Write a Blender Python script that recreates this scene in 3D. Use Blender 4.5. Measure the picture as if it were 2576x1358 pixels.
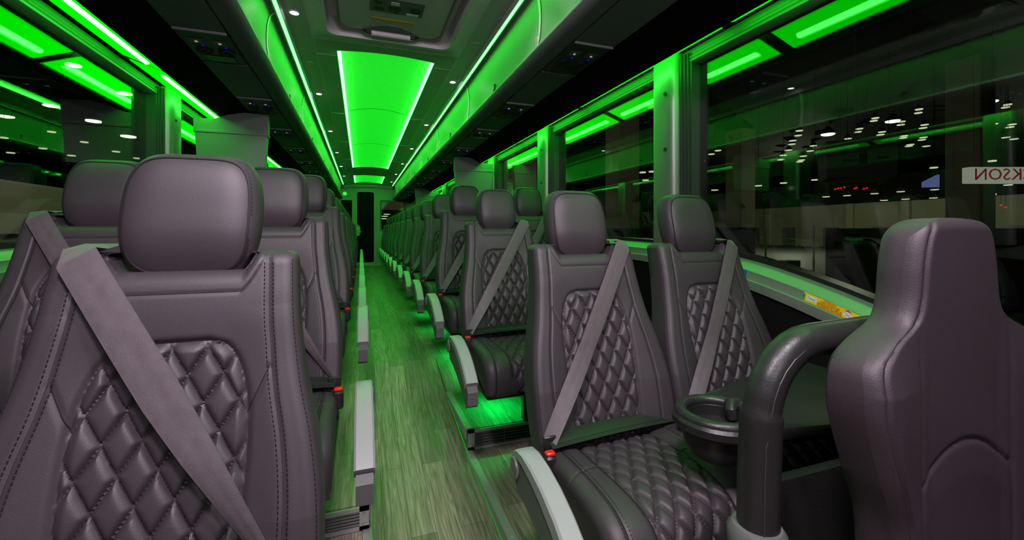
import bpy, math, random
from mathutils import Vector, Matrix
random.seed(7)
PI = math.pi
for o in list(bpy.data.objects):
    bpy.data.objects.remove(o)
scene = bpy.context.scene
COL = scene.collection

# ------------------------------------------------------------------ camera, world, exposure
CX, CZ = -0.16, 0.81
cam_d = bpy.data.cameras.new('camera')
cam_d.sensor_fit = 'HORIZONTAL'; cam_d.sensor_width = 36.0
cam_d.lens = 36.0 * 1080 / 2576
cam_d.shift_y = -97 / 2576
cam_d.clip_start = 0.02; cam_d.clip_end = 400
cam = bpy.data.objects.new('camera', cam_d); COL.objects.link(cam)
cam.location = (CX, 0, CZ)
cam.rotation_euler = (PI/2, 0, -math.radians(19.38))
scene.camera = cam
scene.view_settings.view_transform = 'Standard'
scene.view_settings.look = 'None'
scene.view_settings.gamma = 1.0
scene.view_settings.exposure = 0.0
scene.view_settings.use_curve_mapping = False
w = bpy.data.worlds.new('night'); scene.world = w
w.use_nodes = True
w.node_tree.nodes['Background'].inputs[0].default_value = (0.010, 0.012, 0.008, 1)
w.node_tree.nodes['Background'].inputs[1].default_value = 0.12
scene.cycles.max_bounces = 7
scene.cycles.transparent_max_bounces = 16
scene.cycles.sample_clamp_indirect = 6
scene.cycles.use_denoising = True

def area(name, loc, size, energy, color, rot=(0, 0, 0), sizey=None):
    d = bpy.data.lights.new(name, 'AREA'); d.energy = energy; d.color = color
    d.shape = 'RECTANGLE'; d.size = size; d.size_y = sizey or size
    o = bpy.data.objects.new(name, d); o.location = loc; o.rotation_euler = rot
    COL.objects.link(o); return o
# unseen white lamps over the front entrance, plus an added fill behind the camera
FRONT_E = 17.0
area('unseen_front_light', (-0.30, 0.02, 1.86), 0.20, FRONT_E*1.35, (1.0, 0.80, 0.95), (math.radians(20), 0, 0))
area('unseen_front_light', (0.45, 0.02, 1.86), 0.20, FRONT_E*0.88, (1.0, 0.80, 0.95), (math.radians(20), 0, math.radians(-8)))
area('unseen_front_light', (0.0, -0.75, 1.45), 0.30, FRONT_E*0.50, (1.0, 0.80, 0.95), (math.radians(102), 0, 0))  # added fill, low behind the camera and aimed slightly up at the ceiling

# ------------------------------------------------------------------ materials
M = {}
def mat(name, col, rough=0.5, metal=0.0, bump=0.0, bscale=300.0, spec=0.5, coat=0.0, emit=None, estr=0.0, var=0.0, vscale=6.0):
    m = bpy.data.materials.new(name); m.use_nodes = True
    nt = m.node_tree; b = nt.nodes['Principled BSDF']
    b.inputs['Base Color'].default_value = (*col, 1)
    b.inputs['Roughness'].default_value = rough
    b.inputs['Metallic'].default_value = metal
    b.inputs['Specular IOR Level'].default_value = spec
    b.inputs['Coat Weight'].default_value = coat
    tc = nt.nodes.new('ShaderNodeTexCoord')
    if emit:
        b.inputs['Emission Color'].default_value = (*emit, 1)
        b.inputs['Emission Strength'].default_value = estr
    nz = nt.nodes.new('ShaderNodeTexNoise'); nz.inputs['Scale'].default_value = vscale
    nt.links.new(tc.outputs['Object'], nz.inputs['Vector'])
    mx = nt.nodes.new('ShaderNodeMixRGB'); mx.blend_type = 'MIX'
    mx.inputs[1].default_value = (*[c*(1-var) for c in col], 1)
    mx.inputs[2].default_value = (*[min(1, c*(1+var)) for c in col], 1)
    nt.links.new(nz.outputs[0], mx.inputs[0]); nt.links.new(mx.outputs[0], b.inputs['Base Color'])
    if bump > 0:
        n2 = nt.nodes.new('ShaderNodeTexNoise'); n2.inputs['Scale'].default_value = bscale
        nt.links.new(tc.outputs['Object'], n2.inputs['Vector'])
        bp = nt.nodes.new('ShaderNodeBump'); bp.inputs['Strength'].default_value = bump
        bp.inputs['Distance'].default_value = 0.001
        nt.links.new(n2.outputs[0], bp.inputs['Height']); nt.links.new(bp.outputs[0], b.inputs['Normal'])
    M[name] = m
    return m
mat('leather', (0.046, 0.039, 0.045), 0.50, bump=0.28, bscale=800, spec=0.55, var=0.08, vscale=9)
mat('leather_driver', (0.046, 0.034, 0.043), 0.52, bump=0.35, bscale=420, spec=0.55, var=0.06)
mat('thread', (0.006, 0.006, 0.006), 0.7)
mat('belt', (0.13, 0.112, 0.122), 0.55, bump=0.5, bscale=700, var=0.2, vscale=60)
mat('black_plastic', (0.018, 0.018, 0.018), 0.36, bump=0.25, bscale=500)
mat('black_rubber', (0.020, 0.020, 0.020), 0.38, bump=0.3, bscale=260, var=0.3, vscale=14)
mat('dark_plastic', (0.040, 0.042, 0.044), 0.45, bump=0.2, bscale=400)
mat('silver_plastic', (0.36, 0.37, 0.38), 0.42, bump=0.15, bscale=500)
mat('grey_plastic', (0.12, 0.125, 0.125), 0.5, bump=0.2, bscale=300)
mat('red_plastic', (0.75, 0.02, 0.01), 0.4)
mat('steel', (0.45, 0.45, 0.45), 0.32, metal=0.6, var=0.1, vscale=30)
mat('aluminium', (0.45, 0.46, 0.45), 0.38, metal=0.45, var=0.05)
mat('frame_metal', (0.25, 0.27, 0.25), 0.40, metal=0.5)
mat('black_frame', (0.012, 0.012, 0.012), 0.35)
mat('headliner', (0.40, 0.41, 0.41), 0.42, bump=0.15, bscale=250)
mat('bin_door', (0.22, 0.26, 0.22), 0.42, bump=0.0, bscale=60)
mat('bin_joint', (0.60, 0.61, 0.60), 0.28)
mat('bin_bottom', (0.13, 0.135, 0.145), 0.65, bump=0.5, bscale=260, var=0.2, vscale=120)
mat('black_lining', (0.0025, 0.0025, 0.0025), 0.9, spec=0.1)
mat('seam_dark', (0.02, 0.02, 0.02), 0.6)
mat('wall_dark', (0.008, 0.008, 0.008), 0.9, spec=0.1)
mat('glow_panel', (0.55, 0.57, 0.55), 0.6)
mat('hatch_shell', (0.66, 0.62, 0.66), 0.40)
mat('hatch_lid', (0.50, 0.49, 0.50), 0.55, bump=0.1)
mat('monitor_shell', (0.24, 0.24, 0.245), 0.55, bump=0.3, bscale=200)
mat('bulkhead', (0.34, 0.35, 0.34), 0.45)
mat('black_glass', (0.002, 0.002, 0.002), 0.6, spec=0.1)
mat('yellow', (0.85, 0.62, 0.0), 0.5); mat('white', (0.75, 0.75, 0.75), 0.5); mat('red_ink', (0.6, 0.03, 0.02), 0.5)
mat('green_ink', (0.0, 0.25, 0.06), 0.5); mat('blue_ink', (0.0, 0.12, 0.5), 0.5); mat('orange', (0.75, 0.33, 0.0), 0.5)
mat('carpet', (0.010, 0.010, 0.011), 0.95, bump=1.0, bscale=300, var=0.7, vscale=220)
mat('tan_wall', (0.30, 0.29, 0.20), 0.8, var=0.15, vscale=0.3)
mat('hall_column', (0.34, 0.33, 0.24), 0.8, var=0.1, vscale=0.6)
mat('hall_floor', (0.05, 0.05, 0.045), 0.6)
mat('drape', (0.006, 0.006, 0.007), 0.9); mat('trailer', (0.45, 0.42, 0.34), 0.5); mat('banner', (0.10, 0.11, 0.10), 0.8)
mat('cream', (0.5, 0.46, 0.38), 0.7)
GRN = (0.035, 1.0, 0.06)
def emis(name, col, s):
    m = bpy.data.materials.new(name); m.use_nodes = True
    nt = m.node_tree; nt.nodes.clear()
    e = nt.nodes.new('ShaderNodeEmission'); e.inputs[0].default_value = (*col, 1); e.inputs[1].default_value = s
    o = nt.nodes.new('ShaderNodeOutputMaterial'); nt.links.new(e.outputs[0], o.inputs[0])
    M[name] = m; return m
emis('led_ceiling', (0.034, 1.0, 0.045), 16.0)
emis('led_cove', (0.03, 1.0, 0.04), 26.0)
mat('led_panel', (0.5, 0.55, 0.5), 0.6, emit=(0.0, 1.0, 0.012), estr=0.58)
emis('led_plate', (0.0, 1.0, 0.0), 4.4)
emis('led_window', (0.07, 1.0, 0.10), 15.0)
emis('led_floor', (0.02, 1.0, 0.06), 0.30)
emis('lamp_white', (1.0, 0.97, 0.95), 14.0)
emis('lamp_read', (1.0, 0.85, 0.8), 0.3)
emis('led_blue', (0.01, 0.01, 1.0), 0.5)
emis('hall_lamp', (1.0, 0.95, 0.72), 6.0)
emis('hall_lamp_dim', (1.0, 0.95, 0.66), 1.6)
emis('hall_red', (1.0, 0.02, 0.04), 1.6)
emis('sign_white', (0.9, 0.85, 0.8), 0.62)
emis('sign_red', (0.5, 0.02, 0.03), 0.5)
emis('screen_blue', (0.25, 0.3, 0.8), 0.7)
emis('toilet_green', (0.05, 1.0, 0.1), 0.9)

# window glass: tinted sheet, fresnel reflection
m = bpy.data.materials.new('tinted_glass'); m.use_nodes = True; nt = m.node_tree; nt.nodes.clear()
fr = nt.nodes.new('ShaderNodeFresnel'); fr.inputs[0].default_value = 1.85
tr = nt.nodes.new('ShaderNodeBsdfTransparent'); tr.inputs[0].default_value = (0.60, 0.66, 0.60, 1)
gl = nt.nodes.new('ShaderNodeBsdfGlossy'); gl.inputs['Roughness'].default_value = 0.015; gl.inputs[0].default_value = (0.9, 1, 0.9, 1)
mx = nt.nodes.new('ShaderNodeMixShader'); out = nt.nodes.new('ShaderNodeOutputMaterial')
ge = nt.nodes.new('ShaderNodeNewGeometry'); mi_ = nt.nodes.new('ShaderNodeMapRange')
mi_.inputs['To Min'].default_value = 1.72; mi_.inputs['To Max'].default_value = 1/1.72
nt.links.new(ge.outputs['Backfacing'], mi_.inputs['Value']); nt.links.new(mi_.outputs[0], fr.inputs[0])
nt.links.new(fr.outputs[0], mx.inputs[0]); nt.links.new(tr.outputs[0], mx.inputs[1]); nt.links.new(gl.outputs[0], mx.inputs[2]); nt.links.new(mx.outputs[0], out.inputs[0])
M['glass'] = m

# vinyl plank floor
m = bpy.data.materials.new('vinyl_planks'); m.use_nodes = True; nt = m.node_tree; b = nt.nodes['Principled BSDF']
tc = nt.nodes.new('ShaderNodeTexCoord'); mp = nt.nodes.new('ShaderNodeMapping'); mp.inputs['Rotation'].default_value = (0, 0, PI/2)
nt.links.new(tc.outputs['Object'], mp.inputs[0])
br = nt.nodes.new('ShaderNodeTexBrick'); br.inputs['Scale'].default_value = 1.0
br.inputs['Brick Width'].default_value = 0.62; br.inputs['Row Height'].default_value = 0.085
br.inputs['Mortar Size'].default_value = 0.0008; br.offset = 0.37
br.inputs['Color1'].default_value = (0.20, 0.165, 0.135, 1); br.inputs['Color2'].default_value = (0.37, 0.31, 0.25, 1)
br.inputs['Mortar'].default_value = (0.09, 0.08, 0.065, 1); br.inputs['Bias'].default_value = 0.1
nt.links.new(mp.outputs[0], br.inputs[0])
mp2 = nt.nodes.new('ShaderNodeMapping'); mp2.inputs['Scale'].default_value = (60, 3.0, 3)
nt.links.new(tc.outputs['Object'], mp2.inputs[0])
wv = nt.nodes.new('ShaderNodeTexNoise'); wv.inputs['Scale'].default_value = 1.6; wv.inputs['Detail'].default_value = 7; wv.inputs['Distortion'].default_value = 1.4
nt.links.new(mp2.outputs[0], wv.inputs[0])
cr = nt.nodes.new('ShaderNodeValToRGB'); cr.color_ramp.elements[0].position = 0.3; cr.color_ramp.elements[0].color = (0.42, 0.40, 0.38, 1); cr.color_ramp.elements[1].position = 0.68; cr.color_ramp.elements[1].color = (1.15, 1.15, 1.12, 1)
nt.links.new(wv.outputs[0], cr.inputs[0])
ml = nt.nodes.new('ShaderNodeMixRGB'); ml.blend_type = 'MULTIPLY'; ml.inputs[0].default_value = 1
nt.links.new(br.outputs[0], ml.inputs[1]); nt.links.new(cr.outputs[0], ml.inputs[2]); nt.links.new(ml.outputs[0], b.inputs['Base Color'])
b.inputs['Roughness'].default_value = 0.42
bp = nt.nodes.new('ShaderNodeBump'); bp.inputs['Strength'].default_value = 0.25; bp.inputs['Distance'].default_value = 0.001
nt.links.new(wv.outputs[0], bp.inputs['Height']); nt.links.new(bp.outputs[0], b.inputs['Normal'])
M['planks'] = m

# ------------------------------------------------------------------ mesh builder
class MB:
    def __init__(s): s.v = []; s.f = []; s.m = []
    def add(s, vs, fs, mi=0):
        b = len(s.v); s.v += [tuple(p) for p in vs]
        for f in fs: s.f.append([b+i for i in f]); s.m.append(mi)
    def box(s, x0, x1, y0, y1, z0, z1, mi=0, bev=0.0):
        if bev > 0:
            b = min(bev, (x1-x0)*.45, (y1-y0)*.45, (z1-z0)*.45)
            # bevelled box: rounded rectangle rings stacked
            def ring(z, i):
                X0, X1, Y0, Y1 = x0+i, x1-i, y0+i, y1-i
                c = b-i*0 if i == 0 else b*0.5
                return [(X0+c, Y0, z), (X1-c, Y0, z), (X1, Y0+c, z), (X1, Y1-c, z), (X1-c, Y1, z), (X0+c, Y1, z), (X0, Y1-c, z), (X0, Y0+c, z)]
            rs = [ring(z0, b*.9), ring(z0+b, 0), ring(z1-b, 0), ring(z1, b*.9)]
            vs = sum(rs, []); fs = []
            for k in range(3):
                for i in range(8):
                    j = (i+1) % 8; fs.append((k*8+i, k*8+j, (k+1)*8+j, (k+1)*8+i))
            fs.append(tuple(range(7, -1, -1))); fs.append(tuple(range(24, 32)))
            s.add(vs, fs, mi); return
        vs = [(x, y, z) for z in (z0, z1) for y in (y0, y1) for x in (x0, x1)]
        s.add(vs, [(0, 2, 3, 1), (4, 5, 7, 6), (0, 1, 5, 4), (2, 6, 7, 3), (0, 4, 6, 2), (1, 3, 7, 5)], mi)
    def tube(s, pts, r, n=12, mi=0, cap=True, closed=False, flat=1.0):
        pts = [Vector(p) for p in pts]; N = len(pts); rings = []
        up = None
        for i in range(N):
            if closed: t = pts[(i+1) % N]-pts[i-1]
            else: t = pts[min(i+1, N-1)]-pts[max(i-1, 0)]
            if t.length < 1e-9: t = Vector((0, 0, 1))
            t.normalize()
            if up is None:
                up = Vector((0, 0, 1)) if abs(t.z) < .9 else Vector((0, 1, 0))
            a = t.cross(up); 
            if a.length < 1e-6: a = t.cross(Vector((1, 0, 0)))
            a.normalize(); bb = a.cross(t).normalized(); up = bb
            rr = r[i] if isinstance(r, (list, tuple)) else r
            rings.append([pts[i]+a*math.cos(2*PI*k/n)*rr+bb*math.sin(2*PI*k/n)*rr*flat for k in range(n)])
        vs = sum(rings, []); fs = []
        for i in range(N if closed else N-1):
            j = (i+1) % N
            for k in range(n):
                l = (k+1) % n; fs.append((i*n+k, i*n+l, j*n+l, j*n+k))
        if cap and not closed:
            fs.append(tuple(range(n-1, -1, -1))); fs.append(tuple((N-1)*n+k for k in range(n)))
        s.add(vs, fs, mi)
    def lathe(s, prof, c, n=32, mi=0, axis='z'):
        vs = []
        for (r, h) in prof:
            for k in range(n):
                a = 2*PI*k/n
                p = {'z': (r*math.cos(a), r*math.sin(a), h), 'x': (h, r*math.cos(a), r*math.sin(a)), 'y': (r*math.cos(a), h, r*math.sin(a))}[axis]
                vs.append((c[0]+p[0], c[1]+p[1], c[2]+p[2]))
        fs = []
        for i in range(len(prof)-1):
            for k in range(n):
                l = (k+1) % n; fs.append((i*n+k, i*n+l, (i+1)*n+l, (i+1)*n+k))
        fs.append(tuple(range(n-1, -1, -1))); fs.append(tuple((len(prof)-1)*n+k for k in range(n)))
        s.add(vs, fs, mi)
    def prism(s, poly, a0, a1, axis='y', mi=0, closed=True, n=1):
        # poly points (p,q): axis y -> (x,z); axis x -> (y,z); axis z -> (x,y)
        def P(p, a):
            return {'y': (p[0], a, p[1]), 'x': (a, p[0], p[1]), 'z': (p[0], p[1], a)}[axis]
        K = len(poly); vs = []
        for i in range(n+1):
            a = a0+(a1-a0)*i/n
            vs += [P(p, a) for p in poly]
        fs = []
        for i in range(n):
            for k in range(K if closed else K-1):
                l = (k+1) % K; fs.append((i*K+k, i*K+l, (i+1)*K+l, (i+1)*K+k))
        if closed:
            fs.append(tuple(range(K-1, -1, -1))); fs.append(tuple(n*K+k for k in range(K)))
        s.add(vs, fs, mi)
    def grid(s, rows, mi=0):
        R = len(rows); C = len(rows[0]); vs = sum(([tuple(p) for p in r] for r in rows), [])
        s.add(vs, [(i*C+j, i*C+j+1, (i+1)*C+j+1, (i+1)*C+j) for i in range(R-1) for j in range(C-1)], mi)
    def dashes(s, pts, L, gap, r, mi):
        # row of short stitches along a polyline
        pts = [Vector(p) for p in pts]; acc = 0; on = L; seg = []
        P = resample(pts, (L+gap))
        for i in range(len(P)-1):
            a, b = P[i], P[i]+(P[i+1]-P[i])*(L/(L+gap))
            t = (b-a)
            if t.length < 1e-6: continue
            u = t.cross(Vector((0, 1, 0.2))).normalized()*r; wv = t.cross(u).normalized()*r
            s.add([a+u, a+wv, a-u, a-wv, b+u, b+wv, b-u, b-wv], [(0, 1, 5, 4), (1, 2, 6, 5), (2, 3, 7, 6), (3, 0, 4, 7), (0, 3, 2, 1), (4, 5, 6, 7)], mi)
    def mesh(s, name, mats, smooth=True, recalc=True):
        me = bpy.data.meshes.new(name); me.from_pydata(s.v, [], s.f)
        for mm in mats: me.materials.append(M[mm])
        me.polygons.foreach_set('material_index', s.m)
        me.polygons.foreach_set('use_smooth', [smooth]*len(s.f))
        if recalc:
            import bmesh
            bm = bmesh.new(); bm.from_mesh(me); bmesh.ops.recalc_face_normals(bm, faces=bm.faces)
            if smooth:
                for e in bm.edges:
                    if len(e.link_faces) == 2 and e.calc_face_angle(0) > math.radians(38): e.smooth = False
            bm.to_mesh(me); bm.free()
        me.update(); return me
    def build(s, name, mats, parent=None, smooth=True):
        if isinstance(mats, str): mats = [mats]
        return link(name, s.mesh(name, mats, smooth), parent)
def resample(pts, step):
    out = [pts[0].copy()]; need = step
    for i in range(len(pts)-1):
        a, b = pts[i], pts[i+1]; d = (b-a).length; pos = 0
        while d-pos >= need:
            pos += need; out.append(a+(b-a)*(pos/d)); need = step
        need -= d-pos
    return out
def link(name, me, parent=None, loc=(0, 0, 0)):
    o = bpy.data.objects.new(name, me); COL.objects.link(o); o.location = loc
    if parent: o.parent = parent
    return o
def tag(o, label=None, cat=None, group=None, kind=None):
    if label: o['label'] = label
    if cat: o['category'] = cat
    if group: o['group'] = group
    if kind: o['kind'] = kind
    return o
def thing(name, loc, label, cat, group=None, rz=0):
    o = bpy.data.objects.new(name, None); COL.objects.link(o); o.location = loc; o.rotation_euler = (0, 0, rz)
    o.empty_display_size = 0.05
    return tag(o, label, cat, group)
def struct(mb, name, mats, smooth=True, parent=None):
    o = mb.build(name, mats, parent, smooth)
    if not parent: o['kind'] = 'structure'
    return o
def children(o): return [c for c in list(COL.objects) if c.parent == o]
def copy_tree(o, kids, parent=None):
    c = o.copy(); COL.objects.link(c); c.parent = parent
    for ch in kids.get(o, []): copy_tree(ch, kids, c)
    return c
def kidmap():
    k = {}
    for o in COL.objects:
        if o.parent: k.setdefault(o.parent, []).append(o)
    return k
def lerp_tab(tab, x):
    if x <= tab[0][0]: return tab[0][1]
    for (a, va), (b, vb) in zip(tab, tab[1:]):
        if x <= b:
            t = (x-a)/(b-a); return va+(vb-va)*t
    return tab[-1][1]
def smooth_tab(tab, x):
    if x <= tab[0][0]: return tab[0][1]
    n = len(tab)
    for i in range(n-1):
        a, va = tab[i]; b, vb = tab[i+1]
        if x <= b:
            ma = (vb-tab[i-1][1])/(b-tab[i-1][0]) if i > 0 else (vb-va)/(b-a)
            mb_ = (tab[i+2][1]-va)/(tab[i+2][0]-a) if i+2 < n else (vb-va)/(b-a)
            h = b-a; t = (x-a)/h
            return (2*t**3-3*t*t+1)*va+(t**3-2*t*t+t)*h*ma+(-2*t**3+3*t*t)*vb+(t**3-t*t)*h*mb_
    return tab[-1][1]

# ------------------------------------------------------------------ floor and platforms
FL = [(-1.0, -0.23), (1.3, -0.23), (1.82, -0.19), (2.36, -0.118), (2.55, -0.060), (2.75, 0.0), (10.9, 0.0)]
RE, LE = 0.29, -0.13
def sheet(x0, x1, prof, thick=0.04):
    mb = MB()
    poly = [(y, z) for y, z in prof]+[(y, z-thick) for y, z in reversed(prof)]
    mb.prism(poly, x0, x1, 'x'); return mb
struct(sheet(LE, RE, FL), 'floor', ['planks'], smooth=False)
STEP_R, STEP_L = 1.90, 1.50
struct(sheet(RE, 1.16, [(-1.0, -0.18), (STEP_R, -0.18)], 0.08), 'floor', ['planks'], False)
struct(sheet(RE, 1.16, [(STEP_R, -0.085), (2.35, -0.085), (2.75, 0.0), (10.9, 0.0)], 0.10), 'floor', ['planks'], False)
struct(sheet(-1.16, LE, [(-1.0, -0.17), (STEP_L, -0.17)], 0.08), 'floor', ['planks'], False)
struct(sheet(-1.16, LE, [(STEP_L, -0.09), (2.0, -0.09), (2.35, -0.005), (10.9, -0.005)], 0.10), 'floor', ['planks'], False)
# metal nosing trims with screws
def nosing(xe, side, y0, y1, z, n):
    mb = MB()
    if side > 0: mb.box(xe-0.004, xe+0.026, y0, y1, z-0.002, z+0.004, 0, 0.002); mb.box(xe-0.005, xe-0.001, y0, y1, z-0.045, z+0.003, 0)
    else: mb.box(xe-0.026, xe+0.004, y0, y1, z-0.002, z+0.004, 0, 0.002); mb.box(xe+0.001, xe+0.005, y0, y1, z-0.045, z+0.003, 0)
    for i in range(n):
        y = y0+(y1-y0)*(i+.5)/n
        mb.lathe([(0.0045, z+0.004), (0.0045, z+0.0055), (0.002, z+0.0065)], (xe+side*0.012, y, 0), 12, 1)
    struct(mb, 'trim', ['aluminium', 'steel'])
nosing(RE, 1, -0.2, STEP_R-0.01, -0.18, 9)
nosing(RE, 1, STEP_R, 2.38, -0.085, 4)
nosing(LE, -1, -0.2, STEP_L-0.01, -0.17, 8)
nosing(LE, -1, STEP_L, 2.0, -0.09, 4)
# thin green light lines where the aisle floor meets the side steps
def led_line(name, x0, x1, prof, m, dz=0.003):
    mb = MB(); poly = [(y, z+dz) for y, z in prof]+[(y, z+dz+0.004) for y, z in reversed(prof)]
    mb.prism(poly, x0, x1, 'x'); return mb.build(name, [m], smooth=False)
o = led_line('floor_light_strip', RE-0.006, RE-0.002, [(-0.2, -0.23), (1.3, -0.23), (1.82, -0.185), (2.3, -0.108)], 'led_floor')
tag(o, 'thin green light line along the foot of the right aisle step', 'light strip')
o = led_line('floor_light_strip', LE+0.002, LE+0.006, [(-0.2, -0.23), (1.3, -0.23), (1.82, -0.185), (2.1, -0.14)], 'led_floor')
tag(o, 'thin green light line along the foot of the left aisle step', 'light strip')
# louvred heater grilles in the faces of the seat steps
def grille(x0, x1, y, z0, z1, label):
    t = thing('floor_heater_grille', ((x0+x1)/2, y, z0), label, 'grille')
    mb = MB(); cx = (x0+x1)/2; a, b = x0-cx, x1-cx; h = z1-z0
    mb.box(a, b, -0.006, 0, 0, 0.014); mb.box(a, b, -0.006, 0, h-0.014, h)
    mb.box(a, a+0.03, -0.006, 0, 0, h); mb.box(b-0.03, b, -0.006, 0, 0, h)
    fr = mb.build('frame', ['aluminium'], t, False)
    mb = MB()
    for i in range(5):
        zz = 0.016+(h-0.03)*i/4.6
        mb.add([(a+.03, -0.005, zz), (b-.03, -0.005, zz), (b-.03, 0.004, zz+0.006), (a+.03, 0.004, zz+0.006), (a+.03, -0.005, zz+0.003), (b-.03, -0.005, zz+0.003), (b-.03, 0.004, zz+0.009), (a+.03, 0.004, zz+0.009)],
               [(0, 1, 2, 3), (4, 7, 6, 5), (0, 4, 5, 1), (2, 6, 7, 3), (0, 3, 7, 4), (1, 5, 6, 2)])
    mb.box(a+0.17, a+0.176, -0.004, 0.003, 0.01, h-0.01)
    mb.build('louvres', ['grey_plastic'], t, False)
    mb = MB(); mb.box(a+.03, b-.03, 0.0042, 0.0052, 0.014, h-0.014); mb.build('backing', ['black_lining'], t, False)
    for xx in (a+0.015, b-0.015):
        for zz in (0.02, h-0.02):
            mb = MB(); mb.lathe([(0.005, -0.006), (0.005, -0.008), (0.002, -0.009)], (xx, 0, zz), 12, 0, 'y'); mb.build('screw', ['steel'], fr)
grille(RE+0.005, 0.74, STEP_R-0.006, -0.178, -0.087, 'louvred steel heater grille in the step below the second right-hand seat pair')
grille(-0.60, LE-0.005, STEP_L-0.006, -0.168, -0.092, 'louvred steel heater grille in the step beside the left front seat')

# ------------------------------------------------------------------ side walls
SILL = [(-1.0, 0.42), (0.2, 0.42), (0.45, 0.475), (0.8, 0.596), (1.05, 0.665), (1.264, 0.707), (1.6, 0.742), (2.0, 0.758), (2.6, 0.762), (10.9, 0.762)]
def sill(y): return smooth_tab(SILL, y)
YS = [-1.0+i*0.1 for i in range(36)]+[3.0, 4, 5, 6, 7, 8, 9, 10, 10.85]
def loft(prof_at, ys, mi=0):
    mb = MB(); mb.grid([[(p[0], y, p[1]) for p in prof_at(y)] for y in ys], mi); return mb
for sgn, side in ((1, 'right'), (-1, 'left')):
    mb = loft(lambda y: [(sgn*1.16, -0.3), (sgn*1.16, sill(y)-0.088), (sgn*1.40, sill(y)-0.09)], YS); struct(mb, 'wall_'+side, ['wall_dark'], False)
    # sill band in three steps
    mb = loft(lambda y: [(sgn*1.150, sill(y)-0.088), (sgn*1.150, sill(y)-0.086), (sgn*1.156, sill(y)-0.058), (sgn*1.158, sill(y)-0.057), (sgn*1.160, sill(y)-0.055), (sgn*1.166, sill(y)-0.026), (sgn*1.170, sill(y)-0.024), (sgn*1.172, sill(y)-0.022), (sgn*1.19, sill(y)-0.004), (sgn*1.20, sill(y)), (sgn*1.225, sill(y)+0.001)], YS)
    struct(mb, 'trim_'+side, ['frame_metal'])
    mb = loft(lambda y: [(sgn*1.225, sill(y)-0.01), (sgn*1.225, sill(y)+0.016), (sgn*1.27, sill(y)+0.018), (sgn*1.27, sill(y)-0.01)], YS)
    struct(mb, 'trim_'+side, ['black_frame'])

PIL_R = [0.22, 1.61, 3.02, 4.40, 5.78, 7.16, 8.54, 9.92]
PIL_L = [0.14, 1.52, 2.90, 4.28, 5.66, 7.04, 8.42, 9.80]
HEAD = [(x_+0.045, z_+0.018) for x_, z_ in [(1.155, 1.590), (1.148, 1.582), (1.146, 1.560), (1.150, 1.556), (1.144, 1.552), (1.142, 1.545), (1.148, 1.541), (1.142, 1.537), (1.145, 1.530), (1.165, 1.522), (1.20, 1.524), (1.20, 1.60)]]
wn = 0
lights_todo = []
for sgn, side, PIL in ((1, 'right', PIL_R), (-1, 'left', PIL_L)):
    edges = [-0.9]+PIL+[10.85]
    for i in range(len(edges)-1):
        y0, y1 = edges[i]+(0.085 if i else 0), edges[i+1]-(0.085 if i+1 < len(edges)-1 else 0)
        if y1-y0 < 0.3: continue
        wn += 1
        ys = [y0+(y1-y0)*k/14 for k in range(15)]
        mb = MB(); rows = []
        for y in ys: rows.append([(sgn*1.232, y, sill(y)), (sgn*1.232, y, 1.60), (sgn*1.238, y, 1.60), (sgn*1.238, y, sill(y)), (sgn*1.232, y, sill(y))])
        mb.grid(rows); win = mb.build('window_%d' % wn, ['glass'], None, False); win['kind'] = 'structure'
        # black rubber edges of the pane
        mb = MB()
        for yy in (y0, y1-0.018): mb.box(min(sgn*1.20, sgn*1.23), max(sgn*1.20, sgn*1.23), yy, yy+0.018, sill(yy), 1.58)
        mb.box(min(sgn*1.21, sgn*1.23), max(sgn*1.21, sgn*1.23), y0, y1, 1.58, 1.60)
        mb.build('window_frame', ['black_frame'], win, False)
        # ridged blind housing above the pane
        mb = MB(); mb.prism([(sgn*x, z) for x, z in HEAD], y0-0.03, y1+0.03, 'y'); struct(mb, 'trim_'+side, ['frame_metal'])
    # sloping diffuser plates with a light tube, hidden behind the lip above the windows
    nm = side
    ya = 1.27-1.17 if sgn > 0 else 2.41-1.17
    while ya < 10.2:
        y0, y1 = ya+0.03, min(ya+1.14, 10.4)
        t = thing('window_light', (sgn*1.085, y0, 1.56), 'green light fitting above the %s windows, number %d from the front' % (nm, int((ya-0.05)/1.17)+1), 'light', 'green light fittings above the windows') if False else None
        lights_todo.append((sgn, nm, y0, y1)); ya += 1.17
    mb = MB(); mb.prism([(sgn*0.998, 1.62), (sgn*0.998, 1.616), (sgn*1.20, 1.616), (sgn*1.20, 1.62)], -1.0, 10.85, 'y'); struct(mb, 'trim_'+side, ['black_frame'], False)
    for y in PIL:
        mb = MB()
        poly = [(1.20, -0.085), (1.155, -0.078), (1.140, -0.066), (1.135, -0.045), (1.135, 0.040), (1.140, 0.056), (1.155, 0.064), (1.20, 0.068)]
        mb.prism([(sgn*a, y+b+0.02) for a, b in poly], sill(y)-0.01, 1.60, 'z')
        for zz in (1.43, 1.18, 0.93): mb.lathe([(0.008, -0.004), (0.008, 0.001), (0.004, 0.003)], (sgn*1.133, y-0.015, zz), 12, 1, 'x')
        struct(mb, 'trim_'+side, ['frame_metal', 'black_frame'])
        mb = MB()
        for k in range(4):
            mb.box(min(sgn*(1.165+.008*k), sgn*1.26), max(sgn*(1.165+.008*k), sgn*1.26), y-0.068-.012*(k+1), y-0.068-.012*k-0.003, sill(y), 1.585)
        struct(mb, 'trim_'+side, ['dark_plastic'], False)

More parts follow.
